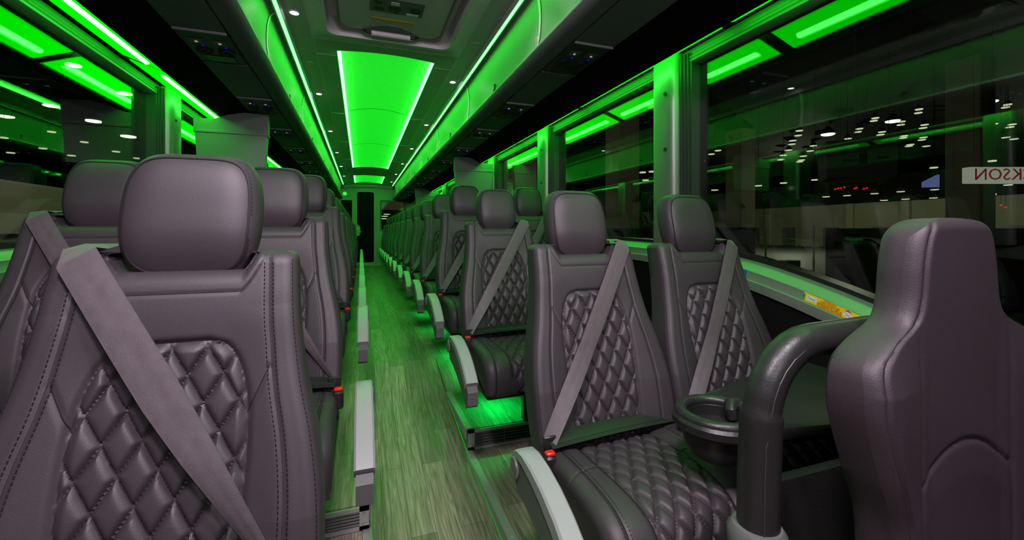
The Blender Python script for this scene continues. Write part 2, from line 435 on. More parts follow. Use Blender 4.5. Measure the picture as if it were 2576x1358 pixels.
cnt = {1: 0, -1: 0}
NTH = ['first', 'second', 'third', 'fourth', 'fifth', 'sixth', 'seventh', 'eighth', 'ninth', 'tenth']
for sgn, nm, y0, y1 in lights_todo:
    t = thing('window_light', (sgn*1.085, y0, 1.56), 'glowing green light fitting above the %s windows, %s from the front' % (nm, NTH[cnt[sgn]]), 'light', 'green light fittings above the windows'); cnt[sgn] += 1
    mb = MB(); mb.prism([(sgn*(a-1.085), b-1.56) for a, b in ((1.000, 1.540), (1.162, 1.598), (1.162, 1.601), (1.000, 1.543))], 0, y1-y0, 'y'); mb.build('diffuser', ['led_plate'], t, False)
    mb = MB(); mb.tube([(-sgn*0.033, 0.06, -0.002), (-sgn*0.033, y1-y0-0.06, -0.002)], 0.013, 10); mb.build('light_tube', ['led_window'], t)
# ------------------------------------------------------------------ ceiling
ZC = 1.91
def arch(x): return ZC+0.035*max(0, 1-(x/0.42)**2)
Y0, Y1 = -1.0, 10.85
for sgn in (1, -1):
    mb = MB(); mb.prism([(sgn*0.42, ZC), (sgn*0.50, ZC-0.004), (sgn*0.56, ZC-0.012), (sgn*0.56, ZC+0.05), (sgn*0.42, ZC+0.05)], Y0, Y1, 'y'); struct(mb, 'ceiling', ['headliner'], False)
HX = 0.42
def arch_slab(x0, x1, y0, y1, n=10):
    mb = MB(); xs = [x0+(x1-x0)*i/n for i in range(n+1)]
    mb.prism([(x, arch(x)) for x in xs]+[(x, arch(x)+0.03) for x in reversed(xs)], y0, y1, 'y'); struct(mb, 'ceiling', ['headliner'])
GX = 0.30
HY0, HY1 = 1.20, 2.60      # roof hatch opening
arch_slab(-HX, HX, Y0, HY0-0.05)
arch_slab(-HX, HX, HY1+0.08, 2.86)
for a, b in ((-HX, -GX), (GX, HX)):
    arch_slab(a, b, 2.86, 8.0, 3); arch_slab(a, b, 9.15, 10.5, 3)
arch_slab(-HX, HX, 8.0, 9.15); arch_slab(-HX, HX, 10.5, Y1)
# fine joints in the headliner
mb = MB()
for sgn in (1, -1):
    mb.box(min(sgn*0.418, sgn*0.422), max(sgn*0.418, sgn*0.422), Y0, Y1, ZC-0.0012, ZC+0.001)
for y in (2.9, 4.3, 5.65, 7.0):
    for sgn in (1, -1): mb.box(min(sgn*0.31, sgn*0.42), max(sgn*0.31, sgn*0.42), y, y+0.004, ZC-0.001, ZC+0.001)
struct(mb, 'trim', ['bin_joint'], False)
# hatch surround: rounded opening with moulded rim
def rrect(x0, x1, y0, y1, r, n=8):
    P = []
    for cx, cy, a0 in ((x1-r, y1-r, 0), (x0+r, y1-r, PI/2), (x0+r, y0+r, PI), (x1-r, y0+r, 3*PI/2)):
        for k in range(n+1):
            a = a0+PI/2*k/n; P.append((cx+r*math.cos(a), cy+r*math.sin(a)))
    return P
ht = thing('roof_hatch', (0, 1.90, ZC), 'pale emergency roof hatch with a black-ended release handle', 'roof hatch')
def shift(p): return (p[0], p[1]-1.90, p[2]-ZC)
mb = MB()
outer = rrect(-HX, HX, HY0-0.05, HY1+0.08, 0.002); r1 = rrect(-0.385, 0.385, HY0-0.02, HY1+0.05, 0.10); r2 = rrect(-0.345, 0.345, HY0+0.02, HY1-0.0, 0.09)
r3 = rrect(-0.335, 0.335, HY0+0.03, HY1-0.02, 0.085); r4 = rrect(-0.325, 0.325, HY0+0.03, HY1-0.03, 0.08)
rows = []
for R, f in ((outer, lambda x: arch(x)), (r1, lambda x: arch(x)-0.001), (r2, lambda x: arch(x)-0.028), (r3, lambda x: arch(x)-0.028), (r4, lambda x: ZC+0.085)):
    rr = [shift((p[0], p[1], f(p[0]))) for p in R]; rr.append(rr[0]); rows.append(rr)
mb.grid(rows); mb.build('surround', ['hatch_shell'], ht)
mb = MB(); mb.prism([(x, y-1.90) for x, y in rrect(-0.33, 0.33, HY0+0.02, HY1-0.02, 0.08)], 0.085, 0.10, 'z'); mb.build('top_shell', ['hatch_shell'], ht, False)
lid = rrect(-0.27, 0.27, HY0+0.08, HY1-0.10, 0.06)
# notch for the handle on the rear edge
lid2 = []
for x, y in lid: lid2.append((x, y-1.90))
idx = [i for i, (x, y) in enumerate(lid2) if y > 0.585]
notch = [(0.15-0.30*k/16, 0.59-0.085*math.sin(PI*k/16)) for k in range(17)]
q = [p for p in lid2]
# insert the notch between the two rear corners
rear = max(p[1] for p in q); ins = [i for i in range(len(q)) if abs(q[i][1]-rear) < 1e-6 and q[i][0] > 0][-1]
q = q[:ins+1]+[(x, rear-(0.59-y)) for x, y in notch]+q[ins+1:]
mb = MB(); mb.prism(q, 0.018, 0.06, 'z'); lo = mb.build('lid', ['hatch_lid'], ht)
mb = MB(); mb.tube([(x, y, 0.017) for x, y in q], 0.005, 8, 0, closed=True); mb.build('lid_edge', ['grey_plastic'], ht)
mb = MB(); mb.tube([(-0.15, rear-0.005, 0.012), (-0.13, rear+0.012, 0.005), (0.13, rear+0.012, 0.005), (0.15, rear-0.005, 0.012)], 0.008, 10, 0)
hd = mb.build('handle', ['black_plastic'], ht)
mb = MB(); mb.tube([(-0.105, rear+0.012, 0.005), (0.105, rear+0.012, 0.005)], 0.015, 14, 0); mb.build('grip', ['hatch_shell'], hd)
mb = MB(); mb.box(-0.03, 0.025, rear-0.045, rear-0.01, 0.05, 0.07, 0, 0.003); mb.build('latch', ['red_ink'], ht)
def text(body, size, loc, rot, m, parent=None, name='lettering', ext=0.0004, align='CENTER', sx=1.0):
    c = bpy.data.curves.new(name, 'FONT'); c.body = body; c.size = size; c.extrude = ext; c.align_x = align; c.align_y = 'CENTER'
    c.materials.append(M[m]); c.resolution_u = 2; c.space_line = 0.95
    tmp = bpy.data.objects.new('tmp_text', c); COL.objects.link(tmp)
    bpy.context.view_layer.update(); dg = bpy.context.evaluated_depsgraph_get()
    me = bpy.data.meshes.new_from_object(tmp.evaluated_get(dg)); bpy.data.objects.remove(tmp)
    me.materials.clear(); me.materials.append(M[m])
    o = bpy.data.objects.new(name, me); COL.objects.link(o); o.location = loc; o.rotation_euler = rot; o.scale = (sx, 1, 1)
    if parent: o.parent = parent
    return o
mb = MB(); mb.box(-0.11, 0.11, rear-0.150, rear-0.125, 0.0165, 0.018); st = mb.build('warning_strip', ['orange'], ht, False); st['label'] = 'narrow orange warning strip with red lettering'
mb = MB(); mb.box(-0.12, 0.14, rear-0.36, rear-0.22, 0.0165, 0.018); st2 = mb.build('instruction_label', ['grey_plastic'], ht, False)
for kind_, spec in (('black_plastic', [(-0.10, -0.05, rear-0.27, rear-0.24), (-0.03, 0.03, rear-0.29, rear-0.25), (-0.10, -0.06, rear-0.33, rear-0.30), (0.0, 0.02, rear-0.245, rear-0.228)]), ('white', [(0.06, 0.12, rear-0.245, rear-0.225), (-0.02, 0.02, rear-0.335, rear-0.305)])):
    for q_ in spec:
        mb = MB(); mb.box(*q_, 0.0155, 0.0165); mb.build('pictogram', [kind_], st2, False)
mb = MB(); mb.lathe([(0.028, 0.0155), (0.028, 0.0165)], (0.10, rear-0.28, 0), 24); mb.build('pictogram', ['black_plastic'], st2, False)

# lit ceiling cove: panel + edge strips
def glow(y0, y1, label):
    t = thing('glowing_ceiling_panel', (0, y0, ZC), label, 'ceiling light')
    L = y1-y0; n = 16
    xs = [-GX+0.0+2*(GX)*i/n for i in range(n+1)]
    def zz(x): return 0.030+0.052*(1-(x/GX)**2)
    mb = MB(); mb.prism([(x, zz(x)) for x in xs]+[(x, zz(x)+0.01) for x in reversed(xs)], 0, L, 'y'); mb.build('panel', ['led_panel'], t)
    for e in (0.0, L-0.006):
        mb = MB(); mb.prism([(x, arch(x)-ZC+0.0) for x in xs]+[(x, zz(x)) for x in reversed(xs)], e, e+0.006, 'y'); mb.build('end_trim', ['hatch_shell'], t, False)
    for sgn in (1, -1):
        mb = MB(); a, b = sorted((sgn*(GX-0.003), sgn*(GX-0.022))); z0 = arch(GX)-ZC
        mb.box(a, b, 0.01, L-0.01, z0+0.001, z0+0.008); mb.build('light_strip', ['led_cove'], t, False)
    mb = MB()
    yy = 1.48
    while yy < L-0.3:
        mb.tube([(x, yy, zz(x)-0.0005) for x in xs], 0.0022, 6); yy += 1.72
    if mb.v: mb.build('panel_joint', ['seam_dark'], t)
glow(2.86, 8.0, 'long bright green backlit ceiling panel running down the aisle')
glow(9.15, 10.5, 'short green backlit ceiling panel near the rear door')

# ------------------------------------------------------------------ overhead bins
for sgn, side in ((1, 'right'), (-1, 'left')):
    S = lambda P: [(sgn*a, b) for a, b in P]; LZ = -0.022 if sgn > 0 else 0.0
    YJ = [1.77+1.345*k for k in range(-1, 8)] if sgn > 0 else [2.39+1.345*k for k in range(-2, 7)]
    YJ = [y for y in YJ if -1 < y < 10.7]
    # ceiling strip in its channel
    mb = MB(); mb.prism(S([(0.556, 1.900), (0.556, 1.875), (0.548, 1.875), (0.548, 1.885), (0.530, 1.885), (0.528, 1.872), (0.5245, 1.867), (0.522, 1.867), (0.522, 1.905)]), Y0, 10.45, 'y'); struct(mb, 'trim_'+side, ['headliner'], False)
    mb = MB(); mb.box(min(sgn*0.532, sgn*0.547), max(sgn*0.532, sgn*0.547), Y0, 10.45, 1.876, 1.8848)
    o = mb.build('ceiling_light_strip', ['led_ceiling'], None, False); tag(o, 'long green light strip along the ceiling above the %s luggage doors' % side, 'light strip')
    ys = [Y0]+YJ+[10.45]
    prof = [(0.556, 1.893), (0.578, 1.880), (0.590, 1.850), (0.597, 1.80), (0.598, 1.74), (0.594, 1.69), (0.587, 1.645), (0.580, 1.628)]
    pf = [(smooth_tab([(0, .556), (.1, .578), (.22, .590), (.4, .597), (.6, .598), (.78, .594), (.92, .587), (1, .58)], i/16), smooth_tab([(0, 1.893), (.1, 1.880), (.22, 1.850), (.4, 1.80), (.6, 1.74), (.78, 1.69), (.92, 1.645), (1, 1.628)], i/16)) for i in range(17)]
    for i in range(len(ys)-1):
        a, b = ys[i]+0.010, ys[i+1]-0.010
        if b-a < 0.15: continue
        nm = 'grey overhead luggage door on the %s side, number %d from the front, lit green' % (side, i+1)
        t = thing('overhead_bin_door', (sgn*0.58, a, 1.60), nm, 'luggage door', 'overhead luggage doors on the %s side' % side)
        mb = MB(); mb.grid([[(sgn*(p[0])-sgn*0.58, yy-a, p[1]-1.60) for p in pf] for yy in (a, a+.02, (a+b)/2, b-.02, b)])
        mb.prism([(sgn*(p[0]+0.02)-sgn*0.58, p[1]-1.60) for p in pf]+[(sgn*(p[0]+0.03)-sgn*0.58, p[1]-1.60) for p in reversed(pf)], 0, b-a, 'y')
        mb.build('panel', ['bin_door'], t)
        mb = MB(); yy = (b-a)*0.5
        mb.box(min(sgn*0.004, sgn*0.010), max(sgn*0.004, sgn*0.010), yy-0.014, yy+0.014, 0.045, 0.085, 0, 0.002)
        lt = mb.build('latch', ['black_plastic'], t)
        mb = MB(); mb.box(min(0, sgn*0.005), max(0, sgn*0.005), yy-0.009, yy+0.009, 0.049, 0.062, 0, 0.002); mb.build('pull', ['steel'], lt)
    mb = MB()
    for y in YJ:
        mb.grid([[(sgn*(p[0]-0.003), y+dy, p[1]) for p in pf] for dy in (-0.011, -0.007, 0, 0.007, 0.011)])
    struct(mb, 'trim_'+side, ['bin_joint'])
    # lower lip and underside
    mb = MB(); mb.prism(S([(0.580, 1.628), (0.568, 1.624), (0.563, 1.616), (0.565, 1.610), (0.575, 1.610), (0.60, 1.624)]), Y0, Y1, 'y'); struct(mb, 'trim_'+side, ['bin_joint'])
    mb = MB(); mb.prism(S([(0.566, 1.610), (0.568, 1.596), (0.580, 1.583), (0.600, 1.577), (0.640, 1.572), (0.640, 1.60), (0.60, 1.62)]), Y0, Y1, 'y'); struct(mb, 'trim_'+side, ['bin_bottom'])
    mb = MB(); mb.prism(S([(0.647, 1.573), (0.825, 1.573), (0.835, 1.578), (0.835, 1.60), (0.647, 1.60)]), Y0, Y1, 'y'); struct(mb, 'trim_'+side, ['bin_bottom'], False)
    mb = MB(); mb.prism(S([(0.835, 1.585), (0.980, 1.524+LZ), (0.990, 1.522+LZ), (0.996, 1.530+LZ), (0.998, 1.620), (1.20, 1.618), (1.20, 1.75), (0.68, 1.95), (0.645, 1.95), (0.645, 1.60)]), Y0, Y1, 'y'); struct(mb, 'wall_'+side, ['black_lining'], False)

mb = MB(); mb.box(-1.3, 1.3, -1.06, -1.02, -0.4, 2.1); struct(mb, 'wall_front', ['wall_dark'], False)
# outer roof shell keeps the hall lights out
mb = MB(); mb.prism([(-1.30, 1.60), (-1.22, 2.06), (1.22, 2.06), (1.30, 1.60), (1.32, 1.60), (1.24, 2.10), (-1.24, 2.10), (-1.32, 1.60)], Y0, 10.95, 'y'); struct(mb, 'ceiling', ['black_lining'], False)

# number label on the right luggage door joint
t = thing('row_number_label', (0.5795, 1.77, 1.655), 'small white row number label with orange figures on right luggage door joint', 'label', rz=0)
mb = MB(); mb.box(-0.001, 0.001, -0.012, 0.012, -0.022, 0.022); mb.build('card', ['white'], t, False)
text('3\n5', 0.018, (-0.0016, 0, 0), (PI/2, 0, -PI/2), 'orange', t)

# ------------------------------------------------------------------ downlights
def downlight_proto():
    t = thing('ceiling_downlight', (0, 0, 0), 'x', 'downlight')
    mb = MB(); mb.lathe([(0.026, 0.0), (0.026, -0.004), (0.021, -0.006), (0.019, -0.003), (0.019, 0.0)], (0, 0, 0), 28); mb.build('bezel', ['hatch_shell'], t)
    mb = MB(); mb.lathe([(0.0185, -0.001), (0.0185, -0.0045)], (0, 0, 0), 28); mb.build('lens', ['lamp_white'], t)
    return t
dl = downlight_proto(); km = kidmap(); first = True
ORD = ['first', 'second', 'third', 'fourth', 'fifth', 'sixth', 'seventh', 'eighth', 'ninth', 'tenth', 'eleventh', 'twelfth', 'thirteenth', 'fourteenth']
for sgn, side, y0 in ((1, 'right', 1.77), (-1, 'left', 2.39)):
    for k in range(7):
        y = y0+1.345*k
        if y > 10.3: continue
        o = dl if first else copy_tree(dl, km); first = False
        o.location = (sgn*0.475, y, ZC-0.002)
        o['label'] = 'small bright white downlight in the ceiling, %s lit one on the %s' % (ORD[k], side); o['group'] = 'lit white ceiling downlights'
        ld = bpy.data.lights.new('downlight_beam', 'SPOT'); ld.energy = 1.7; ld.color = (1, 0.93, 0.95); ld.spot_size = math.radians(100); ld.spot_blend = 0.7; ld.shadow_soft_size = 0.017
        lo_ = bpy.data.objects.new('downlight_beam', ld); COL.objects.link(lo_); lo_.location = (0, 0, -0.010); lo_.parent = o
for sgn, side, y in ((1, 'right', 2.44), (-1, 'left', 3.07)):
    mb = MB(); mb.lathe([(0.024, 0.0), (0.024, -0.003), (0.02, -0.004)], (0, 0, 0), 28)
    o = mb.build('ceiling_downlight', ['headliner']); o.location = (sgn*0.475, y, ZC-0.002); tag(o, 'unlit round ceiling cap on the %s side between white downlights' % side, 'downlight cap')

# ------------------------------------------------------------------ reading light panels under the bins
def psu_proto():
    t = thing('reading_light_panel', (0, 0, 0), 'x', 'reading light')
    mb = MB(); mb.box(-0.085, 0.085, -0.16, 0.16, -0.006, 0.0, 0, 0.003); mb.build('plate', ['dark_plastic'], t)
    mb = MB(); mb.box(-0.088, 0.088, 0.160, 0.168, -0.010, 0.0, 0, 0.002); mb.build('edge_bar', ['silver_plastic'], t)
    mb = MB(); mb.box(-0.088, 0.088, -0.174, -0.162, -0.010, 0.0, 0, 0.002); mb.build('edge_bar', ['grey_plastic'], t)
    mb = MB(); mb.box(-0.055, 0.055, -0.14, -0.075, -0.009, -0.006, 0, 0.002); mb.build('speaker_cover', ['black_plastic'], t)
    for x in (-0.04, 0.04):
        mb = MB(); mb.lathe([(0.032, -0.005), (0.032, -0.012), (0.026, -0.016), (0.020, -0.010), (0.008, -0.010), (0.006, -0.016)], (x, -0.030, 0), 28); mb.build('air_nozzle', ['black_plastic'], t)
        mb = MB(); mb.box(x-0.024, x+0.024, 0.045, 0.09, -0.009, -0.006, 0, 0.002); r = mb.build('reading_lamp', ['grey_plastic'], t)
        mb = MB(); mb.lathe([(0.006, -0.009), (0.005, -0.0115)], (x, 0.068, 0), 16); mb.build('bulb', ['lamp_read'], r)
        mb = MB(); mb.lathe([(0.0045, -0.006), (0.004, -0.009)], (x-0.01, 0.025, 0), 12); mb.build('indicator', ['led_blue'], t)
    return t
ps = psu_proto(); km = kidmap(); first = True
ROW_R = [1.20, 2.055]+[2.74+0.748*k for k in range(11)]
ROW_L = [0.862, 1.585]+[2.46+0.772*k for k in range(10)]
for sgn, side, rows in ((1, 'right', ROW_R), (-1, 'left', ROW_L)):
    for k, y in enumerate(rows):
        if y+0.5 > 10.4: continue
        o = ps if first else copy_tree(ps, km); first = False
        o.location = (sgn*0.735, y+0.50, 1.572); o.rotation_euler = (0, 0, PI if True else 0)
        o['label'] = 'dark reading light and air vent panel under the %s luggage rack, %s from the front' % (side, ORD[k]); o['group'] = 'reading light panels'

# ------------------------------------------------------------------ monitor housings
def monitor(sgn, y, label):
    x0, x1 = (0.74, 1.10)
    cx = sgn*(x0+x1)/2; t = thing('monitor_housing', (cx, y, 1.20), label, 'monitor')
    mb = MB(); a, b = -0.18, 0.18
    # tapered shell: wider at the top
    def sec(z, e): return [(a-e, 0), (b+e, 0), (b+e, 0.07), (a-e, 0.07)]
    vs = []
    for z, e in ((0.0, -0.006), (0.01, 0.0), (0.205, 0.012), (0.215, 0.016)):
        vs += [(p[0], p[1], z) for p in sec(z, e)]
    fs = [(k*4+i, k*4+(i+1) % 4, (k+1)*4+(i+1) % 4, (k+1)*4+i) for k in range(3) for i in range(4)]+[(3, 2, 1, 0), (12, 13, 14, 15)]
    mb.add(vs, fs); mb.build('shell', ['monitor_shell'], t, False)
    mb = MB(); mb.box(a-0.02, b+0.02, -0.006, 0.08, 0.215, 0.235, 0, 0.004); mb.build('top_rim', ['monitor_shell'], t)
    mb = MB(); pts = [(-0.20, 0.235), (0.20, 0.235), (0.22, 0.34), (0.12, 0.37), (-0.20, 0.42)] if sgn < 0 else [(0.20, 0.235), (-0.20, 0.235), (-0.22, 0.34), (-0.12, 0.37), (0.20, 0.42)]
    if sgn < 0: pts = [(-0.20, 0.235), (0.20, 0.235), (0.20, 0.35), (0.07, 0.355), (-0.02, 0.335), (-0.09, 0.305), (-0.20, 0.300)]
    else: pts = [(0.20, 0.235), (-0.20, 0.235), (-0.20, 0.35), (-0.07, 0.355), (0.02, 0.335), (0.09, 0.305), (0.20, 0.300)]
    mb.prism(pts, 0.0, 0.06, 'y'); mb.build('bracket', ['monitor_shell'], t, False)
    return t
monitor(-1, 3.10, 'grey monitor housing hanging from the left luggage rack, lit green')
monitor(1, 4.22, 'grey monitor housing hanging from the right luggage rack, lit green')
monitor(-1, 6.45, 'small distant grey monitor housing hanging on the left side')
monitor(1, 7.50, 'small distant green-lit monitor housing hanging on the right side')

# ------------------------------------------------------------------ rear bulkhead with door
YB = 10.85
mb = MB()
def wallbox(x0, x1, z0, z1): mb.box(x0, x1, YB, YB+0.04, z0, z1)
DX0, DX1, DZ = -0.29, 0.18, 1.80
WX0, WX1, WZ0, WZ1 = 0.30, 0.84, 0.85, 1.54
wallbox(-1.2, -0.60, -0.1, 2.0); wallbox(-0.60, -0.36, -0.1, 0.9); wallbox(-0.60, -0.36, 1.55, 2.0); wallbox(-0.36, DX0, -0.1, 2.0); wallbox(DX0, DX1, DZ, 2.0); wallbox(DX1, WX0, -0.1, 2.0)
wallbox(WX0, WX1, -0.1, WZ0); wallbox(WX0, WX1, WZ1, 2.0); wallbox(WX1, 1.25, -0.1, 2.0)
struct(mb, 'wall_rear', ['bulkhead'], False)
# arched header over the door
mb = MB(); xs = [-0.55+1.1*i/16 for i in range(17)]
mb.prism([(x, 1.83+0.035*(1-(x/.55)**2)) for x in xs]+[(0.55, 1.93), (-0.55, 1.93)], YB-0.10, YB, 'y'); struct(mb, 'trim_rear', ['bulkhead'], False)
d = thing('door_1', ((DX0+DX1)/2, YB-0.02, 0), 'tall rear door', 'door'); d['kind'] = 'structure'
del d['category']; del d['label']
hw_ = (DX1-DX0)/2
out_ = [(x, y) for x, y in rrect(-hw_, hw_, 0.0, DZ, 0.06)]; inn = [(x, y) for x, y in rrect(-hw_+0.045, hw_-0.045, 0.07, DZ-0.05, 0.05)]
mb = MB(); rows = []
for R, yy in ((out_, 0.02), (out_, -0.01), (inn, -0.01), (inn, 0.02)):
    r_ = [(p[0], yy, p[1]) for p in R]; r_.append(r_[0]); rows.append(r_)
mb.grid(rows); mb.build('door_frame', ['bulkhead'], d)
mb = MB(); mb.prism(inn, 0.012, 0.02, 'y'); mb.build('door_pane', ['black_glass'], d, False)
mb = MB(); mb.prism([(-hw_+0.02, 0.74), (-hw_+0.06, 0.70), (-hw_+0.10, 0.72), (-hw_+0.12, 0.78), (-hw_+0.115, 0.90), (-hw_+0.09, 0.95), (-hw_+0.03, 0.99)], -0.025, 0.0, 'y')
lk = mb.build('lock_case', ['bulkhead'], d)
mb = MB(); mb.tube([(-hw_+0.07, -0.03, 0.80), (-hw_+0.15, -0.035, 0.80)], 0.008, 8); mb.lathe([(0.016, -0.02), (0.016, -0.032)], (-hw_+0.07, 0, 0.88), 16, 0, 'y'); mb.build('door_handle', ['steel'], lk)
# rear window: pane, frame, half drawn blind
wn += 1
mb = MB(); mb.box(WX0, WX1, YB+0.03, YB+0.036, WZ0, WZ1); wr = mb.build('window_%d' % wn, ['glass'], None, False); wr['kind'] = 'structure'
mb = MB(); a = rrect(WX0-0.03, WX1+0.03, WZ0-0.03, WZ1+0.03, 0.04); b_ = rrect(WX0+0.01, WX1-0.01, WZ0+0.01, WZ1-0.01, 0.02); rows = []
for R, yy in ((a, YB+0.0), (a, YB-0.015), (b_, YB-0.015), (b_, YB+0.03)):
    r_ = [(p[0], yy, p[1]) for p in R]; r_.append(r_[0]); rows.append(r_)
mb.grid(rows); mb.build('window_frame', ['grey_plastic'], wr)
wn += 1
mb = MB(); mb.box(-0.60, -0.36, YB+0.03, YB+0.036, 0.9, 1.55); wr = mb.build('window_%d' % wn, ['black_glass'], None, False); wr['kind'] = 'structure'
mb = MB(); mb.lathe([(0.045, 0), (0.045, -0.012)], (-0.52, YB, 1.70), 24, 0, 'y'); o = mb.build('toilet_sign', ['toilet_green']); tag(o, 'small round glowing green sign high beside the rear door', 'sign')
# baseboard
mb = MB(); mb.box(-0.55, 0.6, YB-0.02, YB, 0, 0.03); struct(mb, 'baseboard_rear', ['aluminium'], False)

# ------------------------------------------------------------------ passenger seats
# local frame: x across, -y is the way the seat faces, z up from the platform, y = 0 about the headrest face
HWT = [(0.36, .203), (0.42, .213), (0.50, .217), (0.58, .215), (0.66, .204), (0.74, .186), (0.83, .173), (0.91, .168), (0.96, .165)]
def hw(z): return smooth_tab(HWT, z)
def hb(z): return hw(z)-0.042-0.012*max(0, min(1, (0.8-z)/0.3))
QB, QT = 0.415, 0.808
def hq(z):
    if z > QT or z < QB-0.05: return 0
    base = 0.108-0.010*max(0, (0.62-z)/0.2)
    if z > 0.66:
        t = (z-0.66)/(QT-0.66)
        return 0.052+(base-0.052)*math.sqrt(max(0, 1-t**2.2))
    return base
DW, DH = 0.047, 0.080
QPOLY = [(-hq(QB-0.04+(QT-QB+0.04)*i/60*0.999), QB-0.04+(QT-QB+0.04)*i/60) for i in range(61)]
QPOLY = QPOLY[:-1]+[(-0.056, QT-0.003), (-0.048, QT), (0, QT)]
def qdist(x, z):
    # signed distance to the border of the quilted panel, positive inside
    ax = -abs(x)
    if ax < -0.20 or z > 0.90: return -0.1
    d = 1
    for (x0, z0), (x1, z1) in zip(QPOLY, QPOLY[1:]):
        if abs(z0-z) > 0.07 and abs(z1-z) > 0.07: continue
        vx, vz = x1-x0, z1-z0; t = max(0, min(1, ((ax-x0)*vx+(z-z0)*vz)/(vx*vx+vz*vz+1e-12)))
        dd = math.hypot(ax-x0-t*vx, z-z0-t*vz)
        if dd < d: d = dd
    ins = z < QT and abs(x) < (hq(z) if z < QT else 0)
    return d if ins else -d
def backline(z): return -0.175+(z-0.42)*0.27
def ztop(x):
    ax = abs(x)
    if ax < 0.085: return 0.915
    if ax < 0.112: return 0.915+0.031*(0.5-0.5*math.cos(PI*(ax-0.085)/0.027))
    return 0.946
def gauss(d, s): return math.exp(-(d/s)**2)
VS = ((0.134, 0.765), (0.106, 0.700))
def seg_d(px, pz, a, b):
    vx, vz = b[0]-a[0], b[1]-a[1]; t = max(0, min(1, ((px-a[0])*vx+(pz-a[1])*vz)/(vx*vx+vz*vz)))
    return math.hypot(px-a[0]-t*vx, pz-a[1]-t*vz)
def yoke_z(x):    # the seam under the headrest
    ax = abs(x)
    return 0.882 if ax < 0.085 else 0.882+0.064*((ax-0.085)/0.035)**1.5
def back_front(x, z):
    """y of the leather front surface"""
    y = backline(z); h = hw(z); ax = abs(x)
    low = max(0, min(1, (0.86-z)/0.3))
    # side bolsters stand proud, centre is dished
    t = max(0, min(1, (ax-0.07)/(h-0.10)))
    y -= 0.030*low*(t*t*(3-2*t))
    y -= 0.010*gauss(z-0.55, 0.16)*(1-t)
    y -= 0.006*gauss(z-0.86, 0.06)
    e = qdist(x, z)
    if e > 0:
        a = x/DW+z/DH; b = x/DW-z/DH
        puff = min(abs(math.sin(PI*a)), abs(math.sin(PI*b)))
        puff = 1-(1-puff)**3.2
        k = min(1, e/0.012)
        y += 0.0065-0.0095*puff*math.sqrt(k)-0.0025*math.sqrt(abs(math.sin(PI*a)*math.sin(PI*b)))*k
    elif e > -0.05: y += 0.0065*gauss(e, 0.006)
    y += 0.0030*gauss(ax-hb(z), 0.0045)
    y += 0.0022*gauss(seg_d(ax, z, *VS), 0.0045)
    y += 0.0020*gauss(z-yoke_z(x), 0.003)*max(0, min(1, (0.125-ax)/0.01))
    # rounded rim
    r = 0.022; e = min(h-ax, 1)
    if e < r: y += r*(1-math.sqrt(max(0, 1-(1-e/r)**2)))*0.9
    e = ztop(x)-z
    if e < r: y += r*(1-math.sqrt(max(0, 1-(1-e/r)**2)))*0.8
    return y
